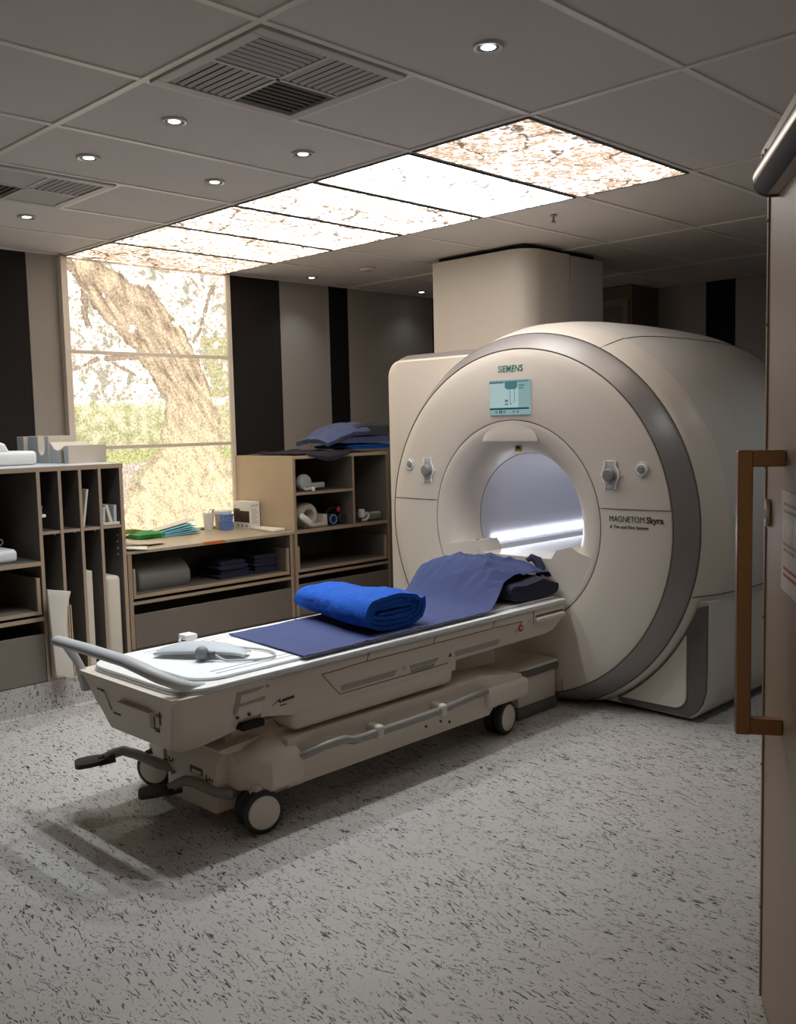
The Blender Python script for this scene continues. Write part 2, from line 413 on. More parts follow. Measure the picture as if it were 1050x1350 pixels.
prof = [(.0,1.953)]+[(.017+.035*math.cos(R(90-12*k)), 1.917+.036*math.sin(R(90-12*k))) for k in range(16)]+[(.0,1.881)]
b.loft([[DM@Vector((t, y+.001, z)) for y, z in prof] for t in (.112,.62)])
b.mi = 1; b.loft([[DM@Vector((t, .026+(y-.026)*1.06, 1.917+(z-1.917)*1.06)) for y, z in prof] for t in (.106,.118)])
low = [(.017+.0356*math.cos(R(a)), 1.917+.0366*math.sin(R(a))) for a in (-20,-35,-50,-65,-80)]
b.loft([[DM@Vector((t, y+.001, z)) for y, z in low+[(y-.004, z+.004) for y, z in reversed(low)]] for t in (.119,.615)])
b.mi = 0
clo = obj('door_closer', b, [M['steel'], M['black']], door, 'brushed metal door closer with dark end cap')
b = MB(); b.box(.045,.0,1.954, .60,.026,1.992, bev=.002, seg=1, mtx=DM); b.cyl(DM@Vector((.075,.026,1.972)), DM@Vector((.075,.030,1.972)), .006, 10); b.cyl(DM@Vector((.115,.026,1.972)), DM@Vector((.115,.030,1.972)), .006, 10)
obj('mounting_bracket', b, M['cream'], clo)
n = thing('notice', 'printed paper notice in a clear sleeve stuck on the open door', 'notice', DM@Vector((.30,.002,1.07)))
b = MB(); b.box(.213,.0005,1.055, .42,.0025,1.262, mtx=DM); obj('paper_sheet', b, M['paper'], n)
b = MB()
for z, x0, x1 in ((1.232,.235,.40),(1.218,.24,.38),(1.15,.235,.40),(1.138,.24,.36)): b.box(x0,.0026,z, x1,.0030,z+.006, mtx=DM)
b.mi = 1
for z, x0, x1 in ((1.10,.24,.40),(1.086,.24,.39)): b.box(x0,.0026,z, x1,.0030,z+.006, mtx=DM)
b.mi = 2
for k in range(9): b.box(.235+.018*k,.0026,1.175+.006*((k*3) % 4), .248+.018*k,.0031,1.196+.005*((k*5) % 3), mtx=DM)  # white patches: glare on the clear sleeve, painted on
obj('lines_and_glare', b, [M['mgrey'], M['red'], M['white']], n)

# plinth under the coil cabinet: the floor vinyl runs up it
b = MB()
cove = [(2.488,.001),(2.494,.003),(2.498,.008),(2.4995,.015),(2.4995,.158)]
b.prism(cove+[(2.56,.158),(2.56,.001)], 0, -1.6, -.268)
struct('baseboard_left', b, M['floor'])
b = MB(); b.box(-.035,2.95,.001, 2.12,3.0,.125); struct('baseboard_back', b, M['laminate'])

# ------------------------------------------------------------------ ceiling light panels and mural
plab = ['glowing ceiling panel with dense blossom and twig print, nearest the entrance door', 'almost plain white glowing ceiling panel, second from the entrance end of the strip',
        'glowing ceiling panel with a long forked twig, third from the entrance end', 'glowing ceiling panel with small bent twigs, third from the mural wall',
        'cream glowing ceiling panel, second from the mural wall', 'tan branch print ceiling panel meeting the top of the tree mural']
whites = [.885,1.03,.95,.94,.92,.87]
for i in range(6):
    y0, y1 = .6*i+.016, .6*i+.584
    t = thing('ceiling_light_panel', plab[i], 'light panel', (.6,.6*i+.3,H-.004), 'backlit sky panels of the ceiling strip')
    b = MB(); f = .008
    b.box(.008,y0-.006,H-.008,.008+f,y1+.006,H); b.box(1.192-f,y0-.006,H-.008,1.192,y1+.006,H); b.box(.016,y0-.006,H-.008,1.184,y0+.002,H); b.box(.016,y1-.002,H-.008,1.184,y1+.006,H)
    obj('frame', b, M['dgrey'], t)
    b = MB(); b.box(.016,y0+.002,H-.005,1.184,y1-.002,H-.001)
    warm = [(1,.92,.84),(.98,.96,.96),(1,.94,.88),(1,.92,.83),(1,.89,.76),(1,.86,.68)][i]
    obj('printed_diffuser', b, sky_print('blossom_sky_print_'+'abcdef'[i], i+1, whites[i], STRIP*[.75,1.25,1.0,.95,.95,.75][i], warm), t)

def seg_d(p, a, b_):
    ax, ay = a; bx, by = b_; dx, dy = bx-ax, by-ay
    t = max(0, min(1, ((p[0]-ax)*dx+(p[1]-ay)*dy)/(dx*dx+dy*dy)))
    return math.hypot(p[0]-ax-t*dx, p[1]-ay-t*dy), t
trunk = [(.16,2.42,.10),(.30,2.30,.15),(.50,2.16,.20),(.66,2.0,.205),(.76,1.84,.185),(.84,1.68,.19),(.88,1.5,.215),(.87,1.34,.25),(.86,1.15,.28),(.84,.98,.36),(.82,.80,.52),(.8,.7,.6)]
twigs = [((.01,2.48),(.28,2.18),.035),((.28,2.18),(.40,2.1),.04),((.58,2.36),(.72,2.16),.022),((.72,2.16),(.74,2.05),.03),((1.08,2.40),(1.0,2.16),.016),((1.0,2.16),(.92,2.02),.012),
         ((.02,1.80),(.20,1.88),.012),((.20,1.88),(.5,1.90),.018),((.12,2.3),(.13,2.1),.02),((.3,1.86),(.46,1.78),.008)]
def mural_col(x, z):
    wob = .035*nz3(x, z, 1, 9)+.02*nz3(x, z, 5, 24)
    bark = .5+.5*nz3(x*1.0+z*.6, z*.30-x*.1, 3, 24)+.25*nz3(x+z*.6, z*.25, 8, 55)
    n1 = nz3(x, z, 7, 7); n2 = nz3(x, z, 9, 17); n3 = nz3(x, z, 4, 40)
    A = .5
    if z > 1.62+.05*n1:
        c = Vector((.72,.62,.46)).lerp(Vector((.62,.58,.42)), .5+.5*n3); A = .545+.06*n1
        if x > 1.0+.06*n2 and z < 2.06: c = Vector((.58,.52,.28)).lerp(Vector((1.0,.88,.52)), .5+.5*n3); A = .42
    elif z > 1.28:
        c = Vector((1.15,1.06,.68)).lerp(Vector((.55,.53,.25)), max(0, min(1, .5+.7*n2-(z-1.42)*1.6))); A = .25
        if z > 1.54: A = .25+(z-1.54)*4
        if x > 1.0: c = Vector((.70,.62,.36)).lerp(Vector((1.1,.98,.60)), .5+.5*n3)
    else:
        c = Vector((1.1,.92,.74)).lerp(Vector((.80,.62,.50)), .5+.5*n2); A = .36
        if z > 1.2+.03*n2: c = Vector((.75,.74,.34)); A = .2
        if z < .98: A = .36+(.98-z)*.8
    for a, e, w_ in twigs:
        d, t = seg_d((x+wob*.5, z), a, e)
        if d < w_: c = Vector((.62,.46,.32)) if d < w_*.7 else Vector((.42,.31,.24)); A = .40
    q = min((lambda dt, aw, bw: dt[0]/(aw+(bw-aw)*dt[1]))(seg_d((x+wob, z+wob*.4), (ax, az), (bx, bz)), aw, bw) for (ax, az, aw), (bx, bz, bw) in zip(trunk, trunk[1:]))
    if q < 1:
        c = Vector((.46,.32,.22)).lerp(Vector((1.15,.90,.60)), max(0, min(1, bark*1.5-.22)))
        if z < 1.75: c = c.lerp(Vector((1.4,1.2,.72)), max(0, min(.75, (1.80-z)*1.2)*(.65+.6*n2)))
        if q > .9: c = c*.75
        A = (.32+.16*max(0, n1*1.4) if z > 1.93 else .24)
        if z < 1.25: A = .36
    return c, A
def panel_print(z0, z1):
    nx, nzz = 220, max(8, int((z1-z0)/.0054))
    me = bpy.data.meshes.new('printed_diffuser'); vs = []; fs = []; cs = []
    for j in range(nzz+1):
        for i in range(nx+1):
            x = .008+1.184*i/nx; z = z0+(z1-z0)*j/nzz
            vs.append((x, 3.565, z)); cs.append(mural_col(x, z))
    for j in range(nzz):
        for i in range(nx):
            k = j*(nx+1)+i; fs.append((k, k+1, k+nx+2, k+nx+1))
    return me, vs, fs, cs
mlab = ['top backlit tree mural panel, trunk and white blossom under the ceiling strip', 'middle backlit tree mural panel with yellow green hedge left of the trunk', 'bottom backlit tree mural panel behind the worktop, showing the trunk base']
for k, (z0, z1) in enumerate(((1.917,2.497),(1.312,1.9165),(.722,1.3115))):
    t = thing('mural_light_panel', mlab[k], 'mural panel', (.6,3.58,z0), 'stacked backlit mural panels')
    b = MB()
    b.box(-.032,3.548,z0,.008,3.6,z1); b.box(1.192,3.548,z0,1.228,3.6,z1); b.box(.008,3.55,z0,1.192,3.6,z0+.011); b.box(.008,3.55,z1-.011,1.192,3.6,z1)
    obj('frame', b, M['mframe'], t)
    me, vs, fs, cs = panel_print(z0+.011, z1-.011); off = wpos(t)
    me.from_pydata([tuple(Vector(v)-off) for v in vs], [], fs)
    ca = me.color_attributes.new('print', 'FLOAT_COLOR', 'POINT')
    ca.data.foreach_set('color', [q for c in cs for q in (c[0].x, c[0].y, c[0].z, c[1])])
    me.materials.append(M['mural']); o = bpy.data.objects.new('printed_diffuser', me); COL.objects.link(o); o.parent = t

# ------------------------------------------------------------------ downlights
dl = thing('downlight', '', 'downlight', (0,0,H))
b = MB(); b.lathe([(H+.004,.046),(H-.004,.046),(H-.006,.043),(H-.004,.036),(H+.003,.033)], (0,0), n=32); obj('bezel', b, M['bezel'], dl)
b = MB(); b.lathe([(H-.0012,.0335),(H-.0012,.022)], (0,0), n=24); obj('recess_ring', b, M['dgrey'], dl)
b = MB(); b.lathe([(H-.0014,.022),(H-.003,.019),(H-.003,.0005)], (0,0), n=24); obj('lamp', b, M['lamp'], dl)
spots = [(-.594,-.298,'round recessed downlight nearest the entrance, close to the first glowing ceiling panel',.16),
 (-.905,.885,'round recessed downlight beyond the large air vent, the one away from the strip',1.0),
 (-.295,.905,'round recessed downlight between the large air vent and the third glowing panel',1.0),
 (-.911,1.502,'round recessed downlight in front of the far air vent, away from the strip',1.0),
 (-.310,1.500,'round recessed downlight in front of the plain tile between far vent and strip',1.0),
 (-.633,2.683,'round recessed downlight beyond the far air vent, over the coil cabinet',1.0),
 (1.815,3.346,'round recessed downlight close to back wall above the wide grey stripe',.10),
 (3.047,3.395,'round recessed downlight close to back wall beside the tall white column',.035)]
def spot(x, y, p, size=112, nm='downlight_beam', parent=None):
    l = bpy.data.lights.new(nm, 'SPOT'); l.energy = p; l.spot_size = R(size); l.spot_blend = 1.0; l.shadow_soft_size = .022; l.color = (.87,.95,1.0)
    o = bpy.data.objects.new(nm, l); COL.objects.link(o); o.location = (x, y, H-.03)
    return o
SPOT = 42
for k, (x, y, lab, f) in enumerate(spots):
    o = dl if k == 0 else copy_tree(dl)
    o.location = (x, y, H); o['label'] = lab; o['group'] = 'recessed ceiling downlights'
    spot(x, y, SPOT*f)
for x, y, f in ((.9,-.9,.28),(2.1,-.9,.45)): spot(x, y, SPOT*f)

# ------------------------------------------------------------------ air vents
def vent(cx, cy, dark, label):
    t = thing('ceiling_vent', label, 'air vent', (cx,cy,H), 'square louvred ceiling vents')
    b = MB(); o_, i_ = .285, .245
    for (x0,y0,x1,y1) in ((-o_,-o_,o_,-i_),(-o_,i_,o_,o_),(-o_,-i_,-i_,i_),(i_,-i_,o_,i_)): b.box(cx+x0,cy+y0,H-.010,cx+x1,cy+y1,H+.003, bev=.002, seg=1)
    b.box(cx-.008,cy-i_,H-.008,cx+.008,cy+i_,H+.003); b.box(cx-i_,cy-.008,H-.008,cx+i_,cy+.008,H+.003)
    obj('frame', b, M['ventframe'], t)
    b = MB(); b.box(cx-i_,cy-i_,H+.0035,cx+i_,cy+i_,H+.0048); obj('duct_backing', b, M['void'], t)
    for q, (sx, sy) in enumerate(((-1,-1),(1,-1),(-1,1),(1,1))):
        b = MB(); x0, x1 = sorted((sx*.010, sx*.243)); y0, y1 = sorted((sy*.010, sy*.243))
        isd = (sx, sy) == dark; along_x = (sx*sy > 0)
        nn = 8
        for k in range(nn):
            if along_x:
                y = cy+y0+(k+.5)*(y1-y0)/nn
                if isd: b.box(cx+x0,y-.0030,H-.007,cx+x1,y-.0008,H-.004)
                else: b.prism([(y-.0074,H-.0030),(y+.0066,H-.0080),(y+.0078,H-.0070),(y-.0062,H-.0020)], 0, cx+x0, cx+x1)
            else:
                x = cx+x0+(k+.5)*(x1-x0)/nn
                if isd: b.box(x-.0030,cy+y0,H-.007,x-.0008,cy+y1,H-.004)
                else: b.prism([(x-.0074,H-.0030),(x+.0066,H-.0080),(x+.0078,H-.0070),(x-.0062,H-.0020)], 1, cy+y0, cy+y1)
        obj('louvre_panel', b, M['vent'], t, 'open dark louvres' if isd else None)
vent(-.9,.3,(1,1),'large square ceiling vent nearer the entrance with one dark open quarter')
vent(-.9,2.1,(-1,1),'square ceiling vent over the coil cabinet, nearer the mural wall')
# small fittings
t = thing('sprinkler_head', 'small ceiling sprinkler nozzle beside the glowing strip, in front of the scanner', 'sprinkler', (1.46,.935,H))
b = MB(); b.lathe([(H,.0185),(H-.006,.0185),(H-.007,.0005)], (1.46,.935), n=20); obj('base_plate', b, M['vent'], t)
b = MB(); b.cyl((1.46,.935,H-.006),(1.46,.935,H-.03),.006,10); b.box(1.445,.932,H-.035,1.475,.938,H-.029); b.cyl((1.46,.935,H-.034),(1.46,.935,H-.037),.013,12); obj('nozzle', b, M['mgrey'], t)
t = thing('smoke_detector', 'flat round ceiling detector between the strip and the tall white column', 'detector', (1.863,2.798,H))
b = MB(); b.lathe([(H,.052),(H-.010,.052),(H-.014,.046),(H-.014,.0005)], (1.863,2.798), n=28); obj('body', b, M['tbar'], t)
b = MB(); b.lathe([(H-.0135,.036),(H-.0165,.036),(H-.0175,.030),(H-.0175,.0005)], (1.863,2.798), n=28); obj('cover', b, M['vent'], t)
# corner cupboard far behind the scanner
t = thing('corner_cupboard', 'tall brown cupboard in the far corner behind the scanner', 'cupboard', (4.34,2.8,0))
b = MB(); b.box(4.14,2.07,0,4.555,3.595,H-.004); obj('carcass', b, M['cupb'], t)
b = MB(); b.box(4.125,2.10,1.2,4.139,2.15,2.40); b.box(4.125,2.15,2.35,4.139,3.55,2.40); b.box(4.125,3.5,1.2,4.139,3.55,2.35); b.box(4.125,2.15,1.2,4.139,3.5,1.24); obj('door_frame', b, M['cupbframe'], t)
b = MB(); b.box(4.13,2.15,1.24,4.139,3.5,2.35); obj('door', b, M['cupb'], t)
# ------------------------------------------------------------------ the scanner
YA, ZA = .865, .905
mri = thing('mri_scanner', 'large white ring-shaped scanner with a lit bore and a small screen on its front', 'medical scanner', (1.9, YA, 0))
NL = 120
def ring_pt(x, r, a): return Vector((x, YA-r*math.cos(a), max(.014, ZA+r*math.sin(a))))
b = MB(); b.lathe([(1.05,.5195),(1.0,.5195),(.9865,.523),(.985,.53),(.986,.62),(.992,.72),(1.003,.81),(1.013,.862),(1.018,.873),(1.03,.8755),(1.06,.8755)], (YA,ZA), 'x', n=NL, zmin=.014)
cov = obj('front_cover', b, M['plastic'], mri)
b = MB(); b.lathe([(1.05,.876),(1.021,.8765),(1.019,.880),(1.045,.903),(1.08,.930),(1.108,.950),(1.117,.955),(1.125,.955)], (YA,ZA), 'x', n=NL, zmin=.014)
obj('rim_ring', b, M['silver'], mri, 'silver grey chamfered rim')
b = MB(); b.lathe([(1.14,.945),(1.124,.9565),(1.128,.962),(1.18,.980),(1.24,1.0),(1.292,1.016),(1.30,1.016),(1.34,1.0)], (YA,ZA), 'x', n=NL, zmin=.016)
obj('front_flare', b, M['plastic'], mri)
# body: round above, straight sided below, tucked in at the floor
def body_ring(x, r, n=72):
    zs = .56; a0 = math.asin((zs-ZA)/r); yr = YA-r*math.cos(a0); k = 2*YA
    low = [(-.020,.016),(-.055,.045),(-.085,.09),(-.102,.155),(-.105,.30),(min(-.106,(yr-.105)/2),.45)]
    pts = [Vector((x, y, z)) for y, z in low]
    for i in range(n+1):
        a = a0+(PI-2*a0)*i/n; pts.append(Vector((x, YA-r*math.cos(a), ZA+r*math.sin(a))))
    pts += [Vector((x, k-y, z)) for y, z in reversed(low)]
    return pts
b = MB(); xs = [(1.30,1.014),(1.36,1.024),(1.46,1.034),(1.6,1.041),(1.9,1.044),(2.2,1.040),(2.45,1.030),(2.60,1.012),(2.68,.985),(2.72,.94)]
b.loft([body_ring(x, r) for x, r in xs], True, False)
# rear plate with the bore opening
outer = [Vector((2.72, p.y, p.z)) for p in body_ring(2.72, .94)]
nO = len(outer); inner = []
for p in outer:
    a = math.atan2(p.z-ZA, -(p.y-YA)); inner.append(Vector((2.72, YA-.42*math.cos(a), ZA+.42*math.sin(a))))
b.loft([outer, inner], True, False)
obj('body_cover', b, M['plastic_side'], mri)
# seams on the covers
for s in (1, -1):
    sm = MB(); sm.tube([Vector((xx, YA-s*yy, ZA+.098)) for xx, yy in ((.9868,.515),(.9852,.56),(.986,.63),(.992,.72),(1.003,.805),(1.014,.86),(1.019,.869))], .0022, 6); obj('cover_seam', sm, M['seam'], mri)
sm = MB(); sm.tube([ring_pt(.9875, .520, 2*PI*k/120) for k in range(120)], .0024, 6, closed=True); obj('cover_seam', sm, M['seam'], mri)
sm = MB(); sm.tube([ring_pt(1.019, .877, 2*PI*k/140) for k in range(140)], .003, 6, closed=True); obj('cover_seam', sm, M['seam'], mri)
sm = MB(); sm.tube([ring_pt(1.122, .957, 2*PI*k/140) for k in range(140)], .0025, 6, closed=True); obj('cover_seam', sm, M['seam'], mri)
sm = MB()
a = R(63); sm.tube([ring_pt(x, r+.0005, a) for x, r in ((1.125,.958),(1.18,.980),(1.24,1.0),(1.295,1.0165))], .0025, 6)
sm.tube([ring_pt(x, r+.0008, a) for x, r in xs], .0022, 6); obj('top_seam', sm, M['seam'], mri)
zz = .6; sm = MB()
sm.tube([Vector((x, YA-math.sqrt(r*r-(zz-ZA)**2)-.0005, zz)) for x, r in [(1.13,.962),(1.18,.980),(1.24,1.0),(1.295,1.016)]+xs[1:-1]], .003, 6)
obj('side_seam', sm, M['seam'], mri)
# lower corner in front of the body: dark band round a pale inset
def arc(r, a0, a1, n=16): return [(YA-r*math.cos(R(a0+(a1-a0)*i/n)), ZA+r*math.sin(R(a0+(a1-a0)*i/n))) for i in range(n+1)]
def corner(cy, cz, r, n=8): return [(cy-r*math.sin(PI/2*i/n), cz-r*math.cos(PI/2*i/n)) for i in range(n+1)]
b = MB(); k2 = 2*YA
low = [(-.020,.016),(-.055,.045),(-.085,.09),(-.102,.155),(-.105,.30),(-.106,.45)]
poly = [(k2-y, z) for y, z in reversed(low)]+low+[(-.108,.575)]+[(y, z) for y, z in arc(.9, -21.5, -158.5, 20)]+[(k2+.108,.575)]
poly = [(k2+.108,.575)]+[(k2-y, z) for y, z in reversed(low)]+low+[(-.108,.575)]+arc(.9, -21.5, -158.5, 20)
b.prism(poly, 0, 1.185, 1.3005)
base = obj('magnet_base', b, M['plastic_side'], mri)
b = MB()
poly = arc(.985, -21.5, -60, 18)[::-1]+[(-.098,.56),(-.097,.30),(-.094,.160),(-.077,.097),(-.048,.053),(-.014,.026),(.33,.026),(.36,.033)]
b.prism(poly, 0, 1.170, 1.19, bev=.002, seg=1); obj('corner_band', b, M['dgrey'], base, 'dark grey band round the base corner')
b = MB()
poly = arc(.992, -30, -58.5, 14)[::-1]+[(-.000,.41),(-.001,.17)]+corner(.065,.125,.066)[::-1]
b.prism(poly, 0, 1.160, 1.175, bev=.003, seg=1); obj('corner_inset', b, M['plastic'], base)
# funnel and bore
b = MB(); b.lathe([(.9865,.5185),(.985,.512),(.9855,.495),(.990,.470),(1.000,.44),(1.016,.412),(1.038,.388),(1.065,.370),(1.10,.357),(1.14,.351),(1.15,.350)], (YA,ZA), 'x', n=NL)
fun = obj('bore_funnel', b, M['plastic'], mri, angle=60)
b = MB(); b.lathe([(1.15,.350),(1.152,.348),(1.5,.348),(2.0,.348),(2.722,.348),(2.722,.43)], (YA,ZA), 'x', n=96)
bore = obj('bore_tube', b, M['bore'], mri)
sm = MB(); sm.tube([ring_pt(1.15,.3495,2*PI*k/96) for k in range(96)], .0016, 6, closed=True); obj('lip_seam', sm, M['line'], fun)
b = MB(); b.prism([(y, z) for y, z in ((1.176,.772),(1.184,.770),(1.192,.798),(1.184,.801))], 0, 1.22, 2.70); obj('light_strip', b, M['led'], bore, 'white light strip along the bore')
b = MB(); b.prism([(1.17,.705),(1.178,.742),(1.15,.748),(1.142,.712),(1.05,.706)], 0, 1.16, 2.71)
obj('bore_rail', b, M['white'], bore)
# visor over the bore
b = MB(); rings = []
for i in range(25):
    u = i/24; y = 1.055-.35*u; s = math.sin(PI*u)**.6; zt = 1.322
    rings.append([Vector((.9875, y, zt+.115*s+.003)), Vector((.9862-.003*s, y, zt+.06*s+.002)), Vector((.985-.007*s, y, zt+.001)), Vector((.985-.006*s, y, zt-.003)), Vector((1.03, y, zt-.004)), Vector((1.03, y, zt+.04*s+.004))])
b.loft(rings, True, True); obj('visor', b, M['plastic'], mri)
def on_funnel(y, z): return None
b = MB(); c = Vector((1.040, .862, 1.288)); up = Vector((.42,0,.9)).normalized(); lt = Vector((0,-1,0)); nn = up.cross(lt).normalized()
if nn.x > 0: nn = -nn
def q(u, v, d=0): return c+lt*u+up*v+nn*d
for d0, k in ((.006,0),(.0068,1)):
    s = 1.15 if k == 0 else .60; b.mi = k
    t = [q(-.024*s,.022*s,d0), q(.012*s,.022*s,d0), q(.026*s,-.022*s,d0), q(-.012*s,-.022*s,d0)]
    b.loft([t, [p-nn*.004 for p in t]], True, True)
b.mi = 1; t = [q(-.012,.026,.006), q(.002,.026,.006), q(-.005,.042,.006)]; b.loft([t, [p-nn*.004 for p in t]], True, True)
obj('warning_label', b, [M['yellow'], M['ink']], fun, 'small yellow warning label')
# ledge plate filling the foot of the funnel
b = MB(); rr = .514
tips = [(YA-.40,.780),(.512,.806),(.60,.782),(.63,.738),(1.075,.738),(1.105,.797),(1.155,.794),(YA+.42,.770)]
a0 = math.asin((.757-ZA)/rr)
low = [(YA+rr*math.cos(a), ZA+rr*math.sin(a)) for a in [a0+(-PI-2*a0)*i/36 for i in range(37)]]
b.prism(tips+low, 0, .9862, 1.16); led = obj('table_bridge', b, M['plastic'], mri)
b = MB(); b.box(1.02,.635,.70,2.70,1.07,.7375); obj('bore_table_bed', b, M['white'], mri)
b = MB(); b.cyl((1.02,1.13,.7965),(1.02,1.13,.7985),.012,14); obj('screw_cap', b, M['dgrey'], led)
sm = MB(); sm.tube([Vector((1.0055,.585,z)) for z in (.06,.2,.38,.43)], .002, 6)
obj('lower_seam', sm, M['seam'], mri)
# screen and lettering on the front
xf = .985
b = MB(); b.box(.976,.744,1.452, xf+.006,1.000,1.626, bev=.003, seg=1); scr = obj('display_screen', b, M['screen'], mri, 'small lit teal display screen', angle=0)
def sq(mb, u0, v0, u1, v1, d): # u left to right 0..1, v bottom to top
    yl, yr, zb, zt = .996,.748,1.456,1.622
    mb.box(.976-d, yl+(yr-yl)*u0, zb+(zt-zb)*v0, .9765, yl+(yr-yl)*u1, zb+(zt-zb)*v1)
b = MB(); sq(b,.0,.20,.74,.93,.0004); b.mi = 1
sq(b,0,.135,1,.185,.0006); sq(b,.25,.02,.275,.12,.0008); sq(b,.30,.02,.325,.12,.0008)
b.mi = 2
sq(b,.40,.78,.72,.98,.0007); sq(b,.44,.74,.68,.79,.0007); sq(b,.40,.955,1,.985,.0009); sq(b,.0,.93,.36,.985,.0009)
for u in (.52,.535,.635,.65): sq(b,u,.36,u+.006,.74,.0009)
sq(b,.52,.35,.65,.357,.0009); sq(b,.40,.27,.48,.43,.0007); sq(b,.53,.28,.56,.33,.0009)
for u in (.15,.36,.60,.70): sq(b,u,.03,u+.045,.10,.0008)
for v, u1 in ((.83,.90),(.75,.86)): sq(b,.75,v,u1,v+.035,.0009)
b.mi = 0; sq(b,.545,.37,.632,.72,.0008); sq(b,.41,.30,.47,.40,.001); b.mi = 1; sq(b,.42,.37,.46,.40,.0013); sq(b,.42,.29,.46,.31,.0013)
obj('screen_picture', b, [M['screen_lt'], M['screen_dk'], M['screen_md']], scr, angle=0)
b = MB(); z0 = MB()
def cover_x(y, z):
    r = math.hypot(y-YA, z-ZA); P = [(.5,.985),(.53,.985),(.62,.986),(.72,.992),(.81,1.003),(.862,1.013)]
    for (r0,x0),(r1,x1) in zip(P,P[1:]):
        if r <= r1: return x0+(x1-x0)*(r-r0)/(r1-r0)
    return 1.013
def cover_text(body, size, y, z, bold, xs, ink='ink', space=1.0):
    o = text_mesh('lettering', body, size, facing_minus_x(0, y, z), M[ink], cov, bold=bold, depth=.001, xs=xs, space=space)
    off = wpos(cov)
    for v in o.data.vertices:
        w = v.co+off; v.co.x = w.x*1.0-.0012+cover_x(w.y, w.z)-off.x
cover_text('SIEMENS', .047, .957, 1.668, .0002, .84, 'teal_ink', 1.08)
cover_text('MAGNETOM', .040, .298, .944, -.0003, .80)
cover_text('Skyra', .040, .110, .944, .0008, .92)
cover_text('A Tim and Dot System', .021, .294, .914, 0, 1.0)
# control panels left and right of the bore
def cpx(y):   # front cover surface at radius
    r = math.hypot(y-YA, .26); P = [(.53,.985),(.62,.986),(.72,.992),(.81,1.003),(.875,1.018)]
    for (r0,x0),(r1,x1) in zip(P,P[1:]):
        if r <= r1: return x0+(x1-x0)*(r-r0)/(r1-r0)
    return 1.01
def control(y, z, y2, z2):
    x = cpx(y)
    def half(w, h): # bulging outline
        return [(w*(.62+.38*math.sin(PI*min(1,max(0,(t-.18)/.64)))**1.2 if .18 < t < .82 else w*.62/w), h*(1-2*t)) for t in [i/18 for i in range(19)]]
    hf = half(.044,.066)
    b = MB(); b.prism([(y-a, z+c_) for a, c_ in hf]+[(y+a, z+c_) for a, c_ in reversed(hf)], 0, x-.005, x+.01, bev=.002, seg=1)
    p = obj('control_panel', b, M['lgrey'], mri, 'rounded jog control plate')
    for s in (1,-1):
        b = MB(); b.tube([Vector((x-.0055, y-s*a, z+c_)) for a, c_ in hf], .0046, 6); obj('white_outline', b, M['brightwhite'], p)
    b = MB(); b.cyl((x-.004,y,z),(x-.034,y,z),.030,28,.005); b.cyl((x-.034,y,z),(x-.0355,y,z),.012,16); obj('jog_knob', b, M['mgrey'], p)
    for s in (1,-1):
        b = MB(); b.cyl((x-.0035,y+s*.056,z),(x+.003,y+s*.056,z),.005,10); obj('indicator_dot', b, M['white'], p)
        b = MB(); b.box(x-.0062,y-.010,z+s*.050-.0015,x-.004,y+.010,z+s*.050+.0015); obj('indicator_bar', b, M['white'], p)
    x = cpx(y2)
    b = MB(); b.cyl((x-.004,y2,z2),(x+.01,y2,z2),.036,28,.002); p = obj('push_button', b, M['lgrey'], mri, 'round button with a white ring')
    b = MB(); b.tube([Vector((x-.0055,y2+.0235*math.cos(2*PI*k/28),z2+.0235*math.sin(2*PI*k/28))) for k in range(28)], .004, 6, closed=True)
    for k in range(4): b.cyl((x-.0055,y2+.031*math.cos(PI/2*k),z2+.031*math.sin(PI/2*k)),(x,y2+.031*math.cos(PI/2*k),z2+.031*math.sin(PI/2*k)),.003,8)
    obj('white_outline', b, M['brightwhite'], p)
    b = MB(); b.cyl((x-.003,y2,z2),(x-.013,y2,z2),.018,20,.004); obj('button_cap', b, M['mgrey'], p)
control(.288,1.160,.134,1.187)
control(1.445,1.164,1.592,1.192)
# side tower on the far side of the ring
b = MB()
def tower(x, g, rc): # rounded outline, y from 1.0 to 1.99
    y1, zt = 1.99-g, 1.80-g*.9
    return [Vector((x, 1.26, .02)), Vector((x, y1, .02))]+[Vector((x, y1-rc+rc*math.cos(PI/2*i/10), zt-rc+rc*math.sin(PI/2*i/10))) for i in range(11)]+[Vector((x, 1.26, zt))]
b.loft([tower(1.23,.008,.10), tower(1.225,.014,.10)], True, True)
b.loft([tower(1.2255,.014,.10), tower(1.22,.020,.10)], True, True)
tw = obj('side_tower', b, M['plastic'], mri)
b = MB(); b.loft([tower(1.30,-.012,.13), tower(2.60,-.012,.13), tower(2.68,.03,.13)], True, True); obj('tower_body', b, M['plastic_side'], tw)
b = MB()
def band(x, g, rc, zt): return [Vector((x, 1.99-g, .75)), Vector((x, 1.99-g, 1.2))]+[Vector((x, 1.99-g-rc+rc*math.cos(PI/2*i/10), zt-rc+rc*math.sin(PI/2*i/10))) for i in range(11)]+[Vector((x, 1.0, zt))]
b.loft([band(1.228,.008,.11,1.762), band(1.232,.006,.115,1.772), band(1.275,-.006,.125,1.815), band(1.305,-.013,.13,1.826)], False, False)
obj('tower_rim', b, M['silver'], tw, 'silver grey rim on the tower edge')
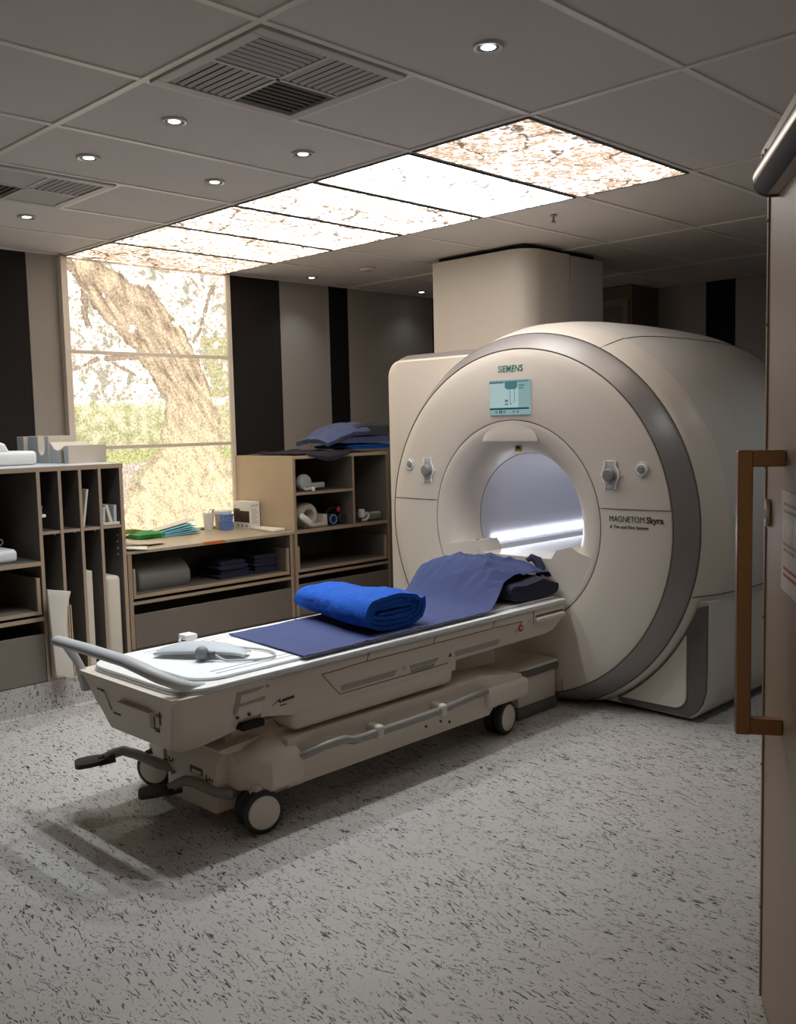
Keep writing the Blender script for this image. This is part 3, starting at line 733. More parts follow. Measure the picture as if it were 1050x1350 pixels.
# docking box at the scanner's foot
t = thing('docking_box', 'low beige docking box with grey base against the foot of the scanner', 'docking station', (.82,.87,0))
b = MB(); b.box(.68,.605,.055,.984,1.125,.20, bev=.012); obj('body', b, M['table_plastic'], t)
b = MB(); b.box(.672,.600,.001,.986,1.13,.056, bev=.006); obj('base', b, M['dgrey'], t)
def rounded(x0, y0, x1, y1, r, n=8):
    P = [(x1,y0),(x1,y1)]
    P += [(x0+r-r*math.sin(PI/2*i/n), y1-r+r*math.cos(PI/2*i/n)) for i in range(n+1)]
    P += [(x0+r-r*math.cos(PI/2*i/n), y0+r-r*math.sin(PI/2*i/n)) for i in range(n+1)]
    return P
b = MB(); b.prism(rounded(.64,.592,.984,1.138,.11), 2, .2005, .232); tp = obj('top_band', b, M['dgrey'], t, 'dark grey band')
b = MB(); b.prism(rounded(.64,.592,.984,1.138,.11), 2, .2325, .250, bev=.005); obj('top_plate', b, M['table_plastic'], t)
b = MB(); b.box(.632,.74,.203,.645,.80,.228, bev=.002, seg=1); obj('latch', b, M['cream'], tp)
# service column over the tower
t = thing('service_column', 'tall beige column rising from the scanner to the ceiling', 'column', (2.36,1.87,1.80))
def colpoly(x0, y0, x1, y1, r, n=10): return [(x1,y0),(x1,y1),(x0,y1)]+[(x0+r-r*math.cos(PI/2*i/n), y0+r-r*math.sin(PI/2*i/n)) for i in range(n+1)]
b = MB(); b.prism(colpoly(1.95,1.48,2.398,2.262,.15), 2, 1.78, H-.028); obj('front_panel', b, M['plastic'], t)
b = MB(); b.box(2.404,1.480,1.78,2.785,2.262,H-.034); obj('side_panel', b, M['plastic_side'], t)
b = MB(); b.box(1.99,1.53,1.80,2.75,2.24,H-.001); b.box(2.39,1.486,1.85,2.41,2.2,H-.05); obj('inner_frame', b, M['void'], t)
# ------------------------------------------------------------------ the patient table
tb = thing('patient_table', 'wheeled white patient table docked in front of the scanner', 'patient table', (-.1,.865,0))
TY0, TY1 = .53, 1.20
def rr_poly(x0, y0, x1, y1, r, n=8):   # rounded only at the foot (x0) end
    P = [(x1,y0),(x1,y1)]
    P += [(x0+r-r*math.sin(PI/2*i/n), y1-r+r*math.cos(PI/2*i/n)) for i in range(n+1)]
    P += [(x0+r-r*math.cos(PI/2*i/n), y0+r-r*math.sin(PI/2*i/n)) for i in range(n+1)]
    return P
b = MB(); b.prism(rr_poly(-1.195,TY0,.965,TY1,.12), 2, .543, .556, bev=.003, seg=2); ttop = obj('table_top', b, M['white'], tb, angle=12)
b = MB(); b.prism(rr_poly(-1.20,TY0-.004,.967,TY1+.004,.124), 2, .535, .5425); obj('edge_strip', b, M['lgrey'], ttop, 'blue grey edge strip', angle=12)
b = MB(); b.prism(rr_poly(-1.10,TY0+.05,.94,TY1-.05,.11), 2, .5565, .568, bev=.005); padm = obj('mattress', b, M['pad'], tb, angle=12)
b = MB()
for y in (TY0+.095, TY0+.13, TY1-.095, TY1-.13): b.box(-1.0,y-.0025,.5675,.9,y+.0025,.5695)
b.box(-.62,TY0+.14,.5675,-.615,TY1-.14,.5695)
obj('mattress_ribs', b, M['lgrey'], padm)
b = MB()
side = [(-.885,.535),(.962,.535),(.958,.500),(.935,.462),(.86,.418),(.80,.408),(.16,.404),(.155,.36),(.14,.36),(-.74,.375),(-.86,.398),(-.885,.398)]
b.prism(side, 1, TY0, TY1, bev=.012); body = obj('upper_body', b, M['table_plastic'], tb)
b = MB()
def foot_sec(xt, xb, w_t, w_m, zm, w_b, zb, r=.0):   # half-section mirrored about the table's middle: top, knee, underside
    c = .865; pts = [(xt,w_t,.535),(xt+(xb-xt)*.25,(w_t+w_m)/2+.004,.49),(xt+(xb-xt)*.55,w_m,zm),(xb,w_b,zb)]
    return [Vector((x, c-w, z)) for x, w, z in pts]+[Vector((x, c+w, z)) for x, w, z in reversed(pts)]
b.loft([foot_sec(-.86,-.86,.335,.334,.42,.322,.398), foot_sec(-1.0,-1.0,.335,.328,.42,.27,.350), foot_sec(-1.12,-1.09,.335,.315,.42,.235,.322), foot_sec(-1.195,-1.14,.333,.300,.42,.225,.318), foot_sec(-1.212,-1.158,.325,.288,.42,.212,.322), foot_sec(-1.218,-1.164,.312,.275,.42,.198,.324)], True, True)
obj('foot_block', b, M['table_plastic'], body, angle=50)
b = MB(); b.box(-.745,.522,.312,.135,1.208,.40, bev=.035, seg=4); obj('lower_block', b, M['table_plastic'], body)
# side details
yS = TY0-.0008
b = MB()
def bar(p0, p1, r=.0018): b.tube([Vector((p0[0], yS, p0[1])), Vector((p1[0], yS, p1[1]))], r, 6)
bar((-.40,.504),(.40,.503)); bar((.415,.503),(.615,.500)); bar((-.372,.504),(-.356,.536)); bar((.012,.505),(.032,.536)); bar((.402,.503),(.418,.536)); bar((.703,.47),(.705,.536)); bar((.615,.500),(.565,.455))
bar((-.60,.498),(-.515,.405)); bar((-.60,.498),(-.40,.504)); bar((-.515,.405),(.10,.405))
obj('panel_seams', b, M['line'], body)
for x0, x1, z0, z1, k, nm in ((-.505,-.205,.416,.437,'slot','side_slot'),(-.128,.045,.424,.440,'slot','side_slot'),(-.122,.02,.402,.420,'mgrey','side_slot'),(.150,.455,.424,.446,'slot','side_slot')):
    b = MB(); b.prism([(x0,z0),(x1-.02,z0),(x1,z1),(x0-.005,z1)], 1, yS-.0005, yS+.004); obj(nm, b, M[k], body, 'grey side slot' if k == 'mgrey' else None)
b = MB(); b.cyl((-.162,yS-.003,.436),(-.162,yS+.003,.436),.010,14); obj('side_button', b, M['lgrey'], body)
b = MB(); b.cyl((.668,yS-.003,.490),(.668,yS+.003,.490),.009,14); obj('side_button', b, M['lgrey'], body)
b = MB(); b.prism([(.105,.430),(.125,.430),(.115,.447)], 1, yS-.001, yS+.003); obj('triangle_mark', b, M['ink'], body)
b = MB(); b.cyl((.605,yS-.0012,.470),(.605,yS+.003,.470),.017,20); st = obj('warning_sticker', b, M['red'], body, 'small red round sticker')
b = MB(); b.box(.593,yS-.0014,.447,.617,yS+.002,.4535); b.box(.600,yS-.0016,.465,.604,yS,.479); b.tube([Vector((.607,yS-.0014,.470+.0)), Vector((.612,yS-.0014,.475)), Vector((.614,yS-.0014,.466)), Vector((.609,yS-.0014,.461))], .0016, 6); obj('sticker_print', b, M['paper'], st)
b = MB(); b.box(.712,TY0-.022,.476,.935,TY0+.01,.500, bev=.008); obj('side_grip', b, M['table_plastic'], body)
b = MB(); b.box(.718,yS-.001,.503,.94,yS+.003,.510); obj('grip_gap', b, M['seam'], body)
b = MB(); b.prism([(-1.0,.440),(-.985,.512),(-.85,.514),(-.842,.508),(-.855,.502),(-.965,.500),(-.985,.440)], 1, yS-.001, yS+.003)
b.prism([(-.985,.462),(-.870,.462),(-.862,.478),(-.980,.466)], 1, yS-.0015, yS+.003)
obj('side_recess', b, M['slot'], body)
b = MB()
for x in (-.985,-.935): b.cyl((x,yS-.001,.425),(x,yS+.003,.425),.006,10)
obj('screw', b, M['ink'], body)
b = MB(); b.prism([(-.835,.432),(-.80,.452),(-.795,.440),(-.755,.446),(-.80,.436),(-.81,.444)], 1, yS-.001, yS+.002); b.prism([(-.79,.437),(-.735,.441),(-.735,.450),(-.79,.447)], 1, yS-.001, yS+.002); b.box(-.80,yS-.001,.425,-.77,yS+.002,.428)
obj('logo_mark', b, M['ink'], body, 'small dark logo on the side')
b = MB(); b.box(-.965,TY0-.002,.372,-.872,TY0+.05,.397); obj('side_opening', b, M['void'], body)
# foot panel, tilted
b = MB()
def FP(u, v, d):    # u 0..1 far to near, v 0..1 bottom to top, d outwards
    x = -1.165-.055*v; zz = .322+.213*v
    y0, y1 = 1.062+.113*v, .668-.113*v
    return Vector((x-d, y0+(y1-y0)*u, zz))
def fpl(mb, u0, v0, u1, v1, d0, d1):
    f = [FP(u0,v0,d1), FP(u1,v0,d1), FP(u1,v1,d1), FP(u0,v1,d1)]; g = [FP(u0,v0,d0), FP(u1,v0,d0), FP(u1,v1,d0), FP(u0,v1,d0)]
    mb.loft([f, g], True, True)
fpl(b,0,.02,1,.95,-.01,.005); fpl(b,-.02,.93,1.02,1.01,-.01,.014)
fp = obj('foot_panel', b, M['table_plastic'], tb)
b = MB(); fpl(b,.40,.38,.80,.66,-.01,.024); obj('release_drawer', b, M['table_plastic'], fp)
b = MB(); fpl(b,.20,.34,.82,.37,-.01,.0068); fpl(b,.80,.30,.86,.58,-.01,.0065); fpl(b,.185,.40,.20,.62,-.01,.0065); fpl(b,.115,.72,.2,.75,-.01,.0065); fpl(b,.165,.52,.18,.75,-.01,.0065); fpl(b,.83,.62,.90,.645,-.01,.0065); fpl(b,.865,.46,.885,.70,-.01,.0065)
obj('panel_grooves', b, M['seam'], fp)
for q in ((.835,.40,.865,.60),(.19,.53,.215,.72)):
    b = MB(); fpl(b,*q,0,.012); obj('latch_clip', b, M['cream'], fp)
# push handle
b = MB()
path = [(-1.272,1.275,.640),(-1.273,1.25,.643),(-1.273,1.0,.645),(-1.273,.75,.643),(-1.264,.655,.630),(-1.238,.605,.607),(-1.195,.580,.582),(-1.14,.575,.562),(-1.08,.58,.552)]
b.tube(path, [.014,.026,.027,.027,.028,.028,.026,.020,.010], 14, flat=.72); hnd = obj('push_handle', b, M['lgrey'], tb)
b = MB()
for y in (1.19,): b.prism([(-1.285,.635),(-1.255,.65),(-1.20,.53),(-1.17,.45),(-1.215,.45),(-1.235,.55)], 1, y-.02, y+.012, bev=.005)
obj('handle_bracket', b, M['lgrey'], hnd)
# base
b = MB(); b.prism([(-.78,.118),(.36,.118),(.40,.15),(.60,.17),(.60,.26),(.34,.30),(-.78,.30)], 1, .520, 1.21, bev=.008); bs = obj('base_frame', b, M['table_plastic'], tb)
b = MB()
for x, z in ((-.055,.170),(.035,.171),(.09,.155)): b.cyl((x,.516,z),(x,.522,z),.006,10)
obj('screw', b, M['ink'], bs)
b = MB(); b.prism([(-1.02,.30),(-.72,.32),(.10,.32),(.10,.28),(-1.0,.28)], 1, .60, 1.13); b.prism([(-.2,.30),(.62,.28),(.62,.42),(-.2,.42)], 1, .70, 1.03); obj('lift_column', b, M['table_plastic'], bs)
def fender(y0, y1, s):   # foot end corner covers with sloping tops; y0 is the outer side
    b = MB(); i = y1
    lo = [(-.745,y0),(-.885,y0),(-.925,y0+s*.06),(-.955,y0+s*.10),(-.955,i),(-.745,i)]
    def ring(z, f, z_in=None): return [Vector((x*1.0+(.0), y+(s*f if abs(y-y0) < .101 else 0), (z if z_in is None or abs(y-i) > .02 else z_in))) for x, y in lo]
    b.loft([ring(.145,.012), ring(.16,.0), ring(.235,.002), ring(.250,.012,.29), ring(.285,.07,.345)], True, True)
    return b
obj('wheel_cover', fender(.475,.66,1), M['table_plastic'], bs); obj('wheel_cover', fender(1.255,1.07,-1), M['table_plastic'], bs)
for s, y0, y1 in ((1,.495,.66),(-1,1.235,1.07)):
    b = MB(); ya, yb = sorted((y0, y1)); b.box(.325,ya,.150,.635,yb,.245, bev=.03, seg=4); obj('wheel_cover', b, M['table_plastic'], bs)
b = MB(); b.prism([(-1.0,.052),(-.60,.052),(-.60,.33),(-.90,.335),(-.93,.33),(-1.0,.222)], 1, .652, .975, bev=.008); pb = obj('pedal_box', b, M['table_plastic'], tb)
b = MB(); b.prism([(-.935,.325),(-.7,.325),(-.7,.345),(-.92,.345)], 1, .645, 1.085, bev=.004); obj('box_lid', b, M['table_plastic'], pb)
b = MB()
for y, z, w_, h_ in ((.955,.186,.004,.022),(.940,.182,.014,.004),(.930,.188,.004,.012),(.94,.142,.004,.026),(.927,.140,.012,.004),(.923,.146,.004,.012),(.712,.172,.004,.026),(.700,.166,.014,.004),(.690,.172,.004,.012),(.676,.170,.004,.012)): b.box(-1.0025,y-w_/2,z-h_/2,-.999,y+w_/2,z+h_/2)
obj('pedal_symbols', b, M['ink'], pb)
b = MB(); b.box(-1.0025,.735,.172,-.999,.815,.198); b.mi = 1; b.box(-1.0035,.745,.175,-1.002,.80,.186); obj('slot', b, [M['seam'], M['cream']], pb)
def pedal(path, pad0, pad1, w):
    b = MB(); b.tube(path, .019, 12); p = obj('pedal_arm', b, M['mgrey'], tb)
    b = MB(); a, c = Vector(pad0), Vector(pad1); d = (c-a).normalized(); l = Vector((-d.y, d.x, 0)).normalized()
    b.loft([[a+d*t+l*w*s+Vector((0,0,zz)) for s, zz in ((-1,-.009),(1,-.009),(1,.007),(-1,.007))] for t, w in ((0,w*.55),(.012,w*.9),(.05,w),((c-a).length-.03,w*.9),((c-a).length,w*.45))], True, True)
    b.tube([c-d*.03-Vector((0,0,.006)), c+d*.03-Vector((0,0,.002))], .020, 10)
    obj('pedal_pad', b, M['black'], p, 'black rubber pedal pad')
pedal([(-1.17,1.135,.190),(-1.13,1.13,.202),(-1.10,1.115,.207),(-1.07,1.06,.195),(-1.02,.99,.160),(-.96,.93,.14)], (-1.265,1.18,.182), (-1.16,1.132,.190), .048)
pedal([(-1.08,.835,.124),(-1.055,.82,.138),(-1.035,.80,.150),(-1.02,.76,.150),(-1.0,.655,.134),(-.965,.615,.126),(-.94,.63,.122)], (-1.17,.895,.116), (-1.065,.83,.124), .048)
# rails and clamps
for s, yb in ((1,.52),(-1,1.21)):
    b = MB(); f = lambda d: yb-s*d
    pth = [(-.80,f(.0),.225),(-.745,f(.03),.236),(-.64,f(.045),.252),(-.55,f(.05),.254),(-.51,f(.05),.238),(-.46,f(.05),.237),(-.1,f(.05),.238),(.03,f(.05),.242),(.16,f(.045),.250),(.27,f(.035),.251),(.31,f(.02),.243),(.335,f(-.01),.236)]
    b.tube(pth, .0165, 10); rl = obj('guard_rail', b, M['rail'], bs, 'grey metal guard rail')
    for x in (-.375,-.01):
        b = MB(); ya, yb2 = sorted((f(.07), f(-.005))); b.box(x-.019,ya,.212,x+.019,yb2,.266, bev=.012, seg=3); obj('rail_clamp', b, M['cream'], rl)
# castors
def castor(x, y, rz):
    b = MB(); b.box(x-.028,y-.028,.085,x+.028,y+.028,.17, bev=.008); c = obj('castor', b, M['cream'], tb)
    ax = Vector((math.cos(rz), math.sin(rz), 0)); rad = .076
    for o in (-.027,.027):
        p = Vector((x,y,rad+.001))+ax*o
        b = MB(); pr = [(-.019,.05),(-.019,rad-.008),(-.014,rad),(.014,rad),(.019,rad-.008),(.019,.05)]
        u = Vector((0,0,1)); w = ax.cross(u)
        b.loft([[p+ax*h+(u*math.sin(2*PI*k/36)+w*math.cos(2*PI*k/36))*r_ for k in range(36)] for h, r_ in pr], True, True)
        wl = obj('wheel', b, M['black'], c, 'black rubber tyre')
        b = MB(); sgn = 1 if o > 0 else -1
        b.loft([[p+ax*h*sgn+(u*math.sin(2*PI*k/36)+w*math.cos(2*PI*k/36))*r_ for k in range(36)] for h, r_ in ((-.0185,.055),(.019,.060),(.0235,.056),(.025,.045),(.0255,.012))], True, True)
        obj('hub_disc', b, M['cream'], c)
castor(-.905,.535,R(-103)); castor(-.90,1.20,R(-150)); castor(.485,.565,R(-80)); castor(.485,1.165,R(-95))
# ------------------------------------------------------------------ storage furniture
def panels(lst, depth_front, parent, name='carcass', mats=None):
    b = MB()
    for x0, y0, z0, x1, y1, z1 in lst:
        b.mi = 0; b.box(x0, y0+.0015, z0, x1, y1, z1)
        if y0 <= depth_front+.06: b.mi = 1; b.box(x0, y0, z0, x1, y0+.0014, z1)
    return obj(name, b, mats or [M['inner'], M['oak_edge']], parent, angle=0)
cab = thing('storage_cabinet', 'tall open cabinet with narrow upright slots left of the tree mural', 'cabinet', (-.9,3.0,.16))
F = 2.5; BK = 3.55; L0 = -1.6
pl = [(L0,F,.16,L0+.018,BK,1.222),(-.745,F,.16,-.727,BK,1.222),(-.290,F,.16,-.270,BK,1.222),(L0,F,1.222,-.266,BK,1.244),(L0,BK-.012,.16,-.27,BK,1.222),
      (L0+.018,F,.752,-.745,BK-.012,.774),(L0+.018,F,.472,-.745,BK-.012,.492),(L0+.018,F+.02,.16,-.745,BK-.012,.175),(-.727,F,.16,-.29,BK-.012,.178)]
for x in (-.632,-.522,-.412): pl.append((x,F,.178,x+.016,BK-.012,1.222))
for x0, x1 in ((-.727,-.632),(-.616,-.522),(-.506,-.412),(-.396,-.29)): pl.append((x0,F+.004,.905,x1,BK-.012,.920))
panels(pl, F, cab)
b = MB(); b.box(L0,F+.002,1.2442,-.266,BK,1.2462); obj('top_light_tint', b, M['lit_top'], cab, 'cabinet top, greyed for the light from the ceiling')  # thin sheet added to tint the top with ceiling light
b = MB()
for z in (.86,.825,.79,.755): b.cyl((-.2915,F+.045,z),(-.298,F+.045,z),.006,8)
for x, z in ((-.655,.9),(-.545,.9),(-.435,.9)): b.cyl((x,F+.02,z+.006),(x,F+.02,z-.004),.004,8)
obj('shelf_pin', b, M['bezel'], cab)
b = MB(); b.box(L0+.02,F+.03,.505,-.752,BK-.05,.520); b.mi = 1; b.box(L0+.02,F+.004,.505,-.752,F+.03,.520); b.box(-.772,F+.004,.520,-.754,F+.02,.690); b.mi = 0; b.box(-.772,F+.02,.520,-.754,BK-.05,.690); b.box(L0+.02,F+.004,.52,L0+.038,BK-.05,.69)
obj('open_tray', b, [M['laminate'], M['oak_edge']], cab, angle=0)
b = MB(); b.box(L0+.02,F-.001,.162,-.748,F+.018,.405, bev=.0015, seg=1); obj('drawer_front', b, M['laminate'], cab)

bench = thing('workbench', 'low wooden bench with open tray and deep drawer under the tree mural', 'bench', (.6,3.2,.13))
F2 = 2.9; BK2 = 3.545
panels([(-.040,F2,.13,-.014,BK2,.694),(1.172,F2,.13,1.196,BK2,.694),(-.014,BK2-.012,.13,1.172,BK2,.694),(-.014,F2,.392,1.172,BK2-.012,.410)], F2, bench)
b = MB(); b.box(-.046,F2-.002,.6945,1.2135,BK2+.002,.714, bev=.002, seg=1); wt = obj('worktop', b, M['worktop'], bench)
b = MB(); b.box(.487,F2-.0035,.6975,.645,F2-.0015,.7135); b.box(.487,F2-.0035,.7135,.645,F2+.02,.7147); obj('tape_strip', b, M['orange'], wt, 'strip of orange tape on the front edge')
def tray(x0, x1, parent, z=.430):
    b = MB(); b.box(x0,F2+.03,z,x1,BK2-.05,z+.016); b.box(x0,F2+.022,z+.016,x0+.016,BK2-.05,z+.175); b.box(x1-.016,F2+.022,z+.016,x1,BK2-.05,z+.175); b.box(x0,BK2-.066,z+.016,x1,BK2-.05,z+.175)
    b.mi = 1; b.box(x0,F2+.006,z-.002,x1,F2+.03,z+.016); b.box(x0,F2+.006,z+.016,x0+.016,F2+.022,z+.175); b.box(x1-.016,F2+.006,z+.016,x1,F2+.022,z+.175)
    obj('open_tray', b, [M['inner'], M['oak_edge']], parent, angle=0)
tray(-.006, 1.164, bench)
b = MB(); b.box(-.012,F2-.001,.132,1.170,F2+.018,.333, bev=.0015, seg=1); obj('drawer_front', b, M['laminate'], bench)

tall = thing('shelf_unit', 'tall oak shelf unit with side panel, between the tree mural and the scanner', 'shelf unit', (1.67,3.2,.13))
X0, X1 = 1.216, 2.12
b = MB(); b.box(X0,F2+.0015,.13,X0+.020,BK2,1.2); b.box(X0-.0,F2+.0,1.2005,X1,BK2,1.222); b.mi = 1; b.box(X0,F2,.13,X0+.020,F2+.0014,1.2)
obj('side_and_top', b, [M['oak'], M['oak_edge']], tall, angle=0)
panels([(X1-.02,F2,.13,X1,BK2,1.2),(X0+.02,BK2-.012,.13,X1-.02,BK2,1.2),(X0+.02,F2,.694,X1-.02,BK2-.012,.716),(X0+.02,F2,.392,X1-.02,BK2-.012,.410),(1.758,F2,.716,1.776,BK2-.012,1.2),(X0+.02,F2,.955,1.758,BK2-.012,.973)], F2, tall)
tray(X0+.026, X1-.026, tall)
b = MB(); b.box(X0+.022,F2-.001,.132,X1-.02,F2+.018,.345, bev=.0015, seg=1); obj('drawer_front', b, M['laminate'], tall)

# ------------------------------------------------------------------ things on and in the coil cabinet
ZT = 1.2466
t = thing('knee_coil', 'smooth white plastic coil half out of view at the left end of the cabinet top', 'coil', (-.75,3.0,ZT))
b = MB(); b.box(-1.0,2.86,ZT,-.565,3.14,ZT+.075, bev=.02, seg=3); obj('tray', b, M['white'], t)
b = MB(); b.prism([(-1.0,ZT+.06),(-.70,ZT+.06),(-.715,ZT+.085),(-.73,ZT+.115),(-.76,ZT+.128),(-.80,ZT+.13),(-1.0,ZT+.13)], 1, 2.87, 3.13, bev=.014, seg=3); obj('shell', b, M['white'], t)
def foam_block(name, label, poly, x0, x1):
    b = MB(); b.mi = 0; b.prism(poly, 0, x0, x1, bev=.003, seg=1)
    for f in b.bm.faces:
        f.normal_update()
        f.material_index = 1 if f.normal.x < -.9 else 0
    return tag(obj(name, b, [M['foam'], M['foamgrey']]), label, 'positioning block', 'foam blocks on the coil cabinet')
wave = [(2.78,ZT),(2.78,ZT+.098),(2.80,ZT+.1),(2.83,ZT+.096),(2.87,ZT+.078),(2.91,ZT+.072),(2.95,ZT+.082),(2.985,ZT+.112),(3.0,ZT+.116),(3.0,ZT),(2.875,ZT),(2.875,ZT+.07),(2.835,ZT+.07),(2.835,ZT)]
foam_block('foam_block', 'front beige foam block with wavy top and square notch on the cabinet', wave, -.43, -.205)
U = [(3.01,ZT),(3.01,ZT+.152),(3.06,ZT+.152)]+[(3.10-.04*math.cos(PI*i/8),ZT+.085-.04*math.sin(PI*i/8)) for i in range(9)]+[(3.14,ZT+.152),(3.27,ZT+.152),(3.27,ZT)]
foam_block('foam_block', 'middle beige foam block with a round notch, behind the wavy one', U, -.43, -.265)
foam_block('foam_block', 'small upright foam block, rearmost on the cabinet top', [(3.29,ZT),(3.29,ZT+.15),(3.38,ZT+.15),(3.38,ZT)], -.445, -.385)
b = MB(); b.box(-1.2,2.56,.7745,-.832,2.9,.842, bev=.022, seg=3); t = tag(obj('coil_tray', b, M['white']), 'low rounded white plastic coil tray on the middle shelf of the cabinet', 'coil')
t = thing('body_coil', 'ribbed cream coil standing on the white tray in the cabinet', 'coil', (-1.05,2.75,.8425))
b = MB(); b.prism([(-1.2,.8425),(-.925,.8425),(-.908,.90),(-.905,.955),(-.920,1.0),(-.97,1.03),(-1.2,1.04)], 1, 2.60, 2.84, bev=.012, seg=2); obj('shell', b, M['cream'], t)
b = MB(); b.box(-1.19,2.594,.93,-.91,2.846,.936); obj('rib', b, M['foam'], t)
b = MB(); b.tube([(-.905,2.62,.89),(-.885,2.62,.89),(-.88,2.62,.875),(-.89,2.62,.862),(-.91,2.62,.865)], .003, 6); obj('clip', b, M['mgrey'], t)
t = thing('cable_clip', 'little white clip hanging at the left wall of the first upper slot', 'clip', (-.715,2.51,1.0))
b = MB(); b.box(-.7265,2.502,.992,-.703,2.52,1.008, bev=.004); obj('body', b, M['white'], t)
b = MB(); b.tube([(-.722,2.51,1.005),(-.724,2.51,1.03),(-.719,2.51,1.05)], .0035, 6); obj('lead', b, M['mgrey'], t)
b = MB(); b.prism([(-.504,.9215),(-.493,.9215),(-.462,1.118),(-.474,1.118)], 1, 2.515, 2.74); tag(obj('folder', b, M['foam']), 'thin pale folder leaning in the third upper slot', 'folder')
b = MB(); b.box(-.394,2.503,.9215,-.296,2.74,.936, bev=.002, seg=1); tag(obj('flat_case', b, M['foam']), 'flat pale case under the booklets in the last upper slot', 'case')
for k, (x0, x1, xt, zt, lab) in enumerate(((-.392,-.378,-.388,1.02,'upright booklet leftmost in the last upper slot'),(-.352,-.334,-.376,1.028,'leaning booklet in the middle of the last upper slot'),(-.328,-.312,-.326,1.026,'upright booklet rightmost in the last upper slot'))):
    b = MB(); w_ = x1-x0; b.prism([(x0,.9365),(x1,.9365),(xt+w_,zt),(xt,zt)], 1, 2.51, 2.7); tag(obj('booklet', b, M['foam' if k == 1 else 'foamgrey']), lab, 'booklet', 'booklets in the last slot')
b = MB()
Lx = [(-.757+.004*i, .205+.036*i) for i in range(13)]; Lx = [(-.735-.022*(i/12)**1.0, .200+.440*i/12) for i in range(13)]
Rx = [(-.640-.022*math.sin(PI*min(1,max(0,(i/12-.12)/.95)))**1.3+.012*max(0,i/12-.85)*6, .166+.448*i/12) for i in range(13)]
b.prism(Lx+Rx[::-1], 1, 2.42, 2.445, bev=.006); b.prism([(-.720,.1785),(-.640,.1785),(-.655,.40),(-.645,.585),(-.722,.60)], 1, 2.440, 2.62, bev=.004)
tag(obj('curved_cushion', b, M['cream']), 'large curved whitish cushion sticking out of the first lower slot', 'cushion')
for k, (x, z1, lab) in enumerate(((-.612,.56,'thin tan board beside the large curved cushion'),(-.600,.53,'second thin board behind the curved cushion, in the next slot'))):
    b = MB(); b.prism([(x,.179),(x+.007,.179),(x+.003,z1),(x-.002,z1)], 1, 2.50, 2.85); tag(obj('thin_board', b, M['oak']), lab, 'board', 'thin boards in the lower slot')
b = MB(); b.box(-.505,2.505,.179,-.470,2.9,.692, bev=.003, seg=1); tag(obj('foam_board', b, M['foam']), 'flat beige foam board standing in the third lower slot', 'board')
b = MB(); b.box(-.394,2.508,.179,-.305,2.9,.648, bev=.022, seg=3); tag(obj('slot_cushion', b, M['foam']), 'rounded beige cushion standing in the last lower slot', 'cushion')

# ------------------------------------------------------------------ things on the bench
ZB = .7148
def sheet_obj(name, label, cat, pts, curl, m, z0, group=None, th=.002):
    b = MB(); P = [Vector((*p, 0)) for p in pts]
    def f(u, v):
        p = (P[0].lerp(P[1], u)).lerp(P[3].lerp(P[2], u), v)
        return Vector((p.x, p.y, z0+th+curl(u, v)))
    b.slab(f, 10, 8, th); return tag(obj(name, b, m), label, cat, group)
sheet_obj('paper', 'curled beige paper on the left front of the bench top', 'paper', [(.02,2.99),(.30,3.03),(.33,3.14),(.03,3.26)], lambda u, v: .030*(1-u)**2+.02*v*(1-u)+.008*u*u, M['beigepaper'], ZB+.004, 'loose papers on the bench')
sheet_obj('paper', 'folded pale paper poking over the left front bench edge', 'paper', [(-.035,2.89),(.08,2.885),(.15,3.0),(-.03,3.0)], lambda u, v: .014*(1-u)+.004*v, M['paper'], ZB, 'loose papers on the bench')
t = thing('green_packet', 'shiny green packet lying on the bench against the mural', 'packet', (.40,3.42,ZB))
b = MB()
b.slab(lambda u, v: Vector((.30+.20*u, 3.36+.12*v, ZB+.03+.022*math.sin(PI*u)*math.sin(PI*v)+.004*nz3(u,v,2,9))), 16, 10, .028); obj('pouch', b, M['green'], t)
b = MB(); b.box(.385,3.40,ZB+.050,.43,3.44,ZB+.054, bev=.001, seg=1); obj('print', b, M['paper'], t)
b = MB(); b.slab(lambda u, v: Vector((.14+.32*u, 3.495+.035*v, ZB+.035+.025*math.sin(PI*u)+.01*nz3(u,v,5,6))), 14, 4, .03); tag(obj('olive_packet', b, M['olive']), 'olive and white packet behind the green packet on the bench', 'packet')
for k in range(5):
    b = MB(); zz = ZB+.001
    def f(u, v, k=k): return Vector((.475+.02*(k%2)+(.30-.012*k)*u, 3.355+.01*k+.16*v, zz+.0045+.0064*k+(.0085*k+.006)*u+.0008*nz3(u,v,k,6)))
    b.slab(f, 10, 6, .0040)
    lab = ['lowest teal folded drape in the fanned pile on the bench','second teal folded drape from the bottom of the fanned pile','third teal folded drape from the bottom of the fanned pile','fourth teal folded drape from the bottom of the fanned pile','topmost teal folded drape in the fanned pile on the bench'][k]
    tag(obj('folded_drape', b, M['teal']), lab, 'drape', 'teal folded drapes on the bench')
b = MB(); b.slab(lambda u, v: Vector((.47+.31*u, 3.42+.11*v, ZB+.040+.052*u)), 8, 4, .002); tag(obj('white_sheet', b, M['paper']), 'white paper sheet lying on the teal drapes', 'paper')
t = thing('plastic_cup', 'white plastic cup holding sticks on the bench', 'cup', (.935,3.50,ZB))
b = MB(); b.lathe([(ZB+.0005,.001),(ZB+.0005,.030),(ZB+.115,.041),(ZB+.116,.039),(ZB+.006,.028),(ZB+.006,.001)], (.935,3.50), n=28); obj('body', b, M['white'], t)
b = MB(); b.tube([(.94,3.50,ZB+.02),(.975,3.50,ZB+.135),(.985,3.50,ZB+.14)], .006, 8); obj('stick', b, M['mgrey'], t, 'dark stick')
b = MB(); b.tube([(.93,3.50,ZB+.02),(.945,3.505,ZB+.125),(.955,3.505,ZB+.142),(.97,3.505,ZB+.14)], .004, 8); obj('stick', b, M['white'], t)
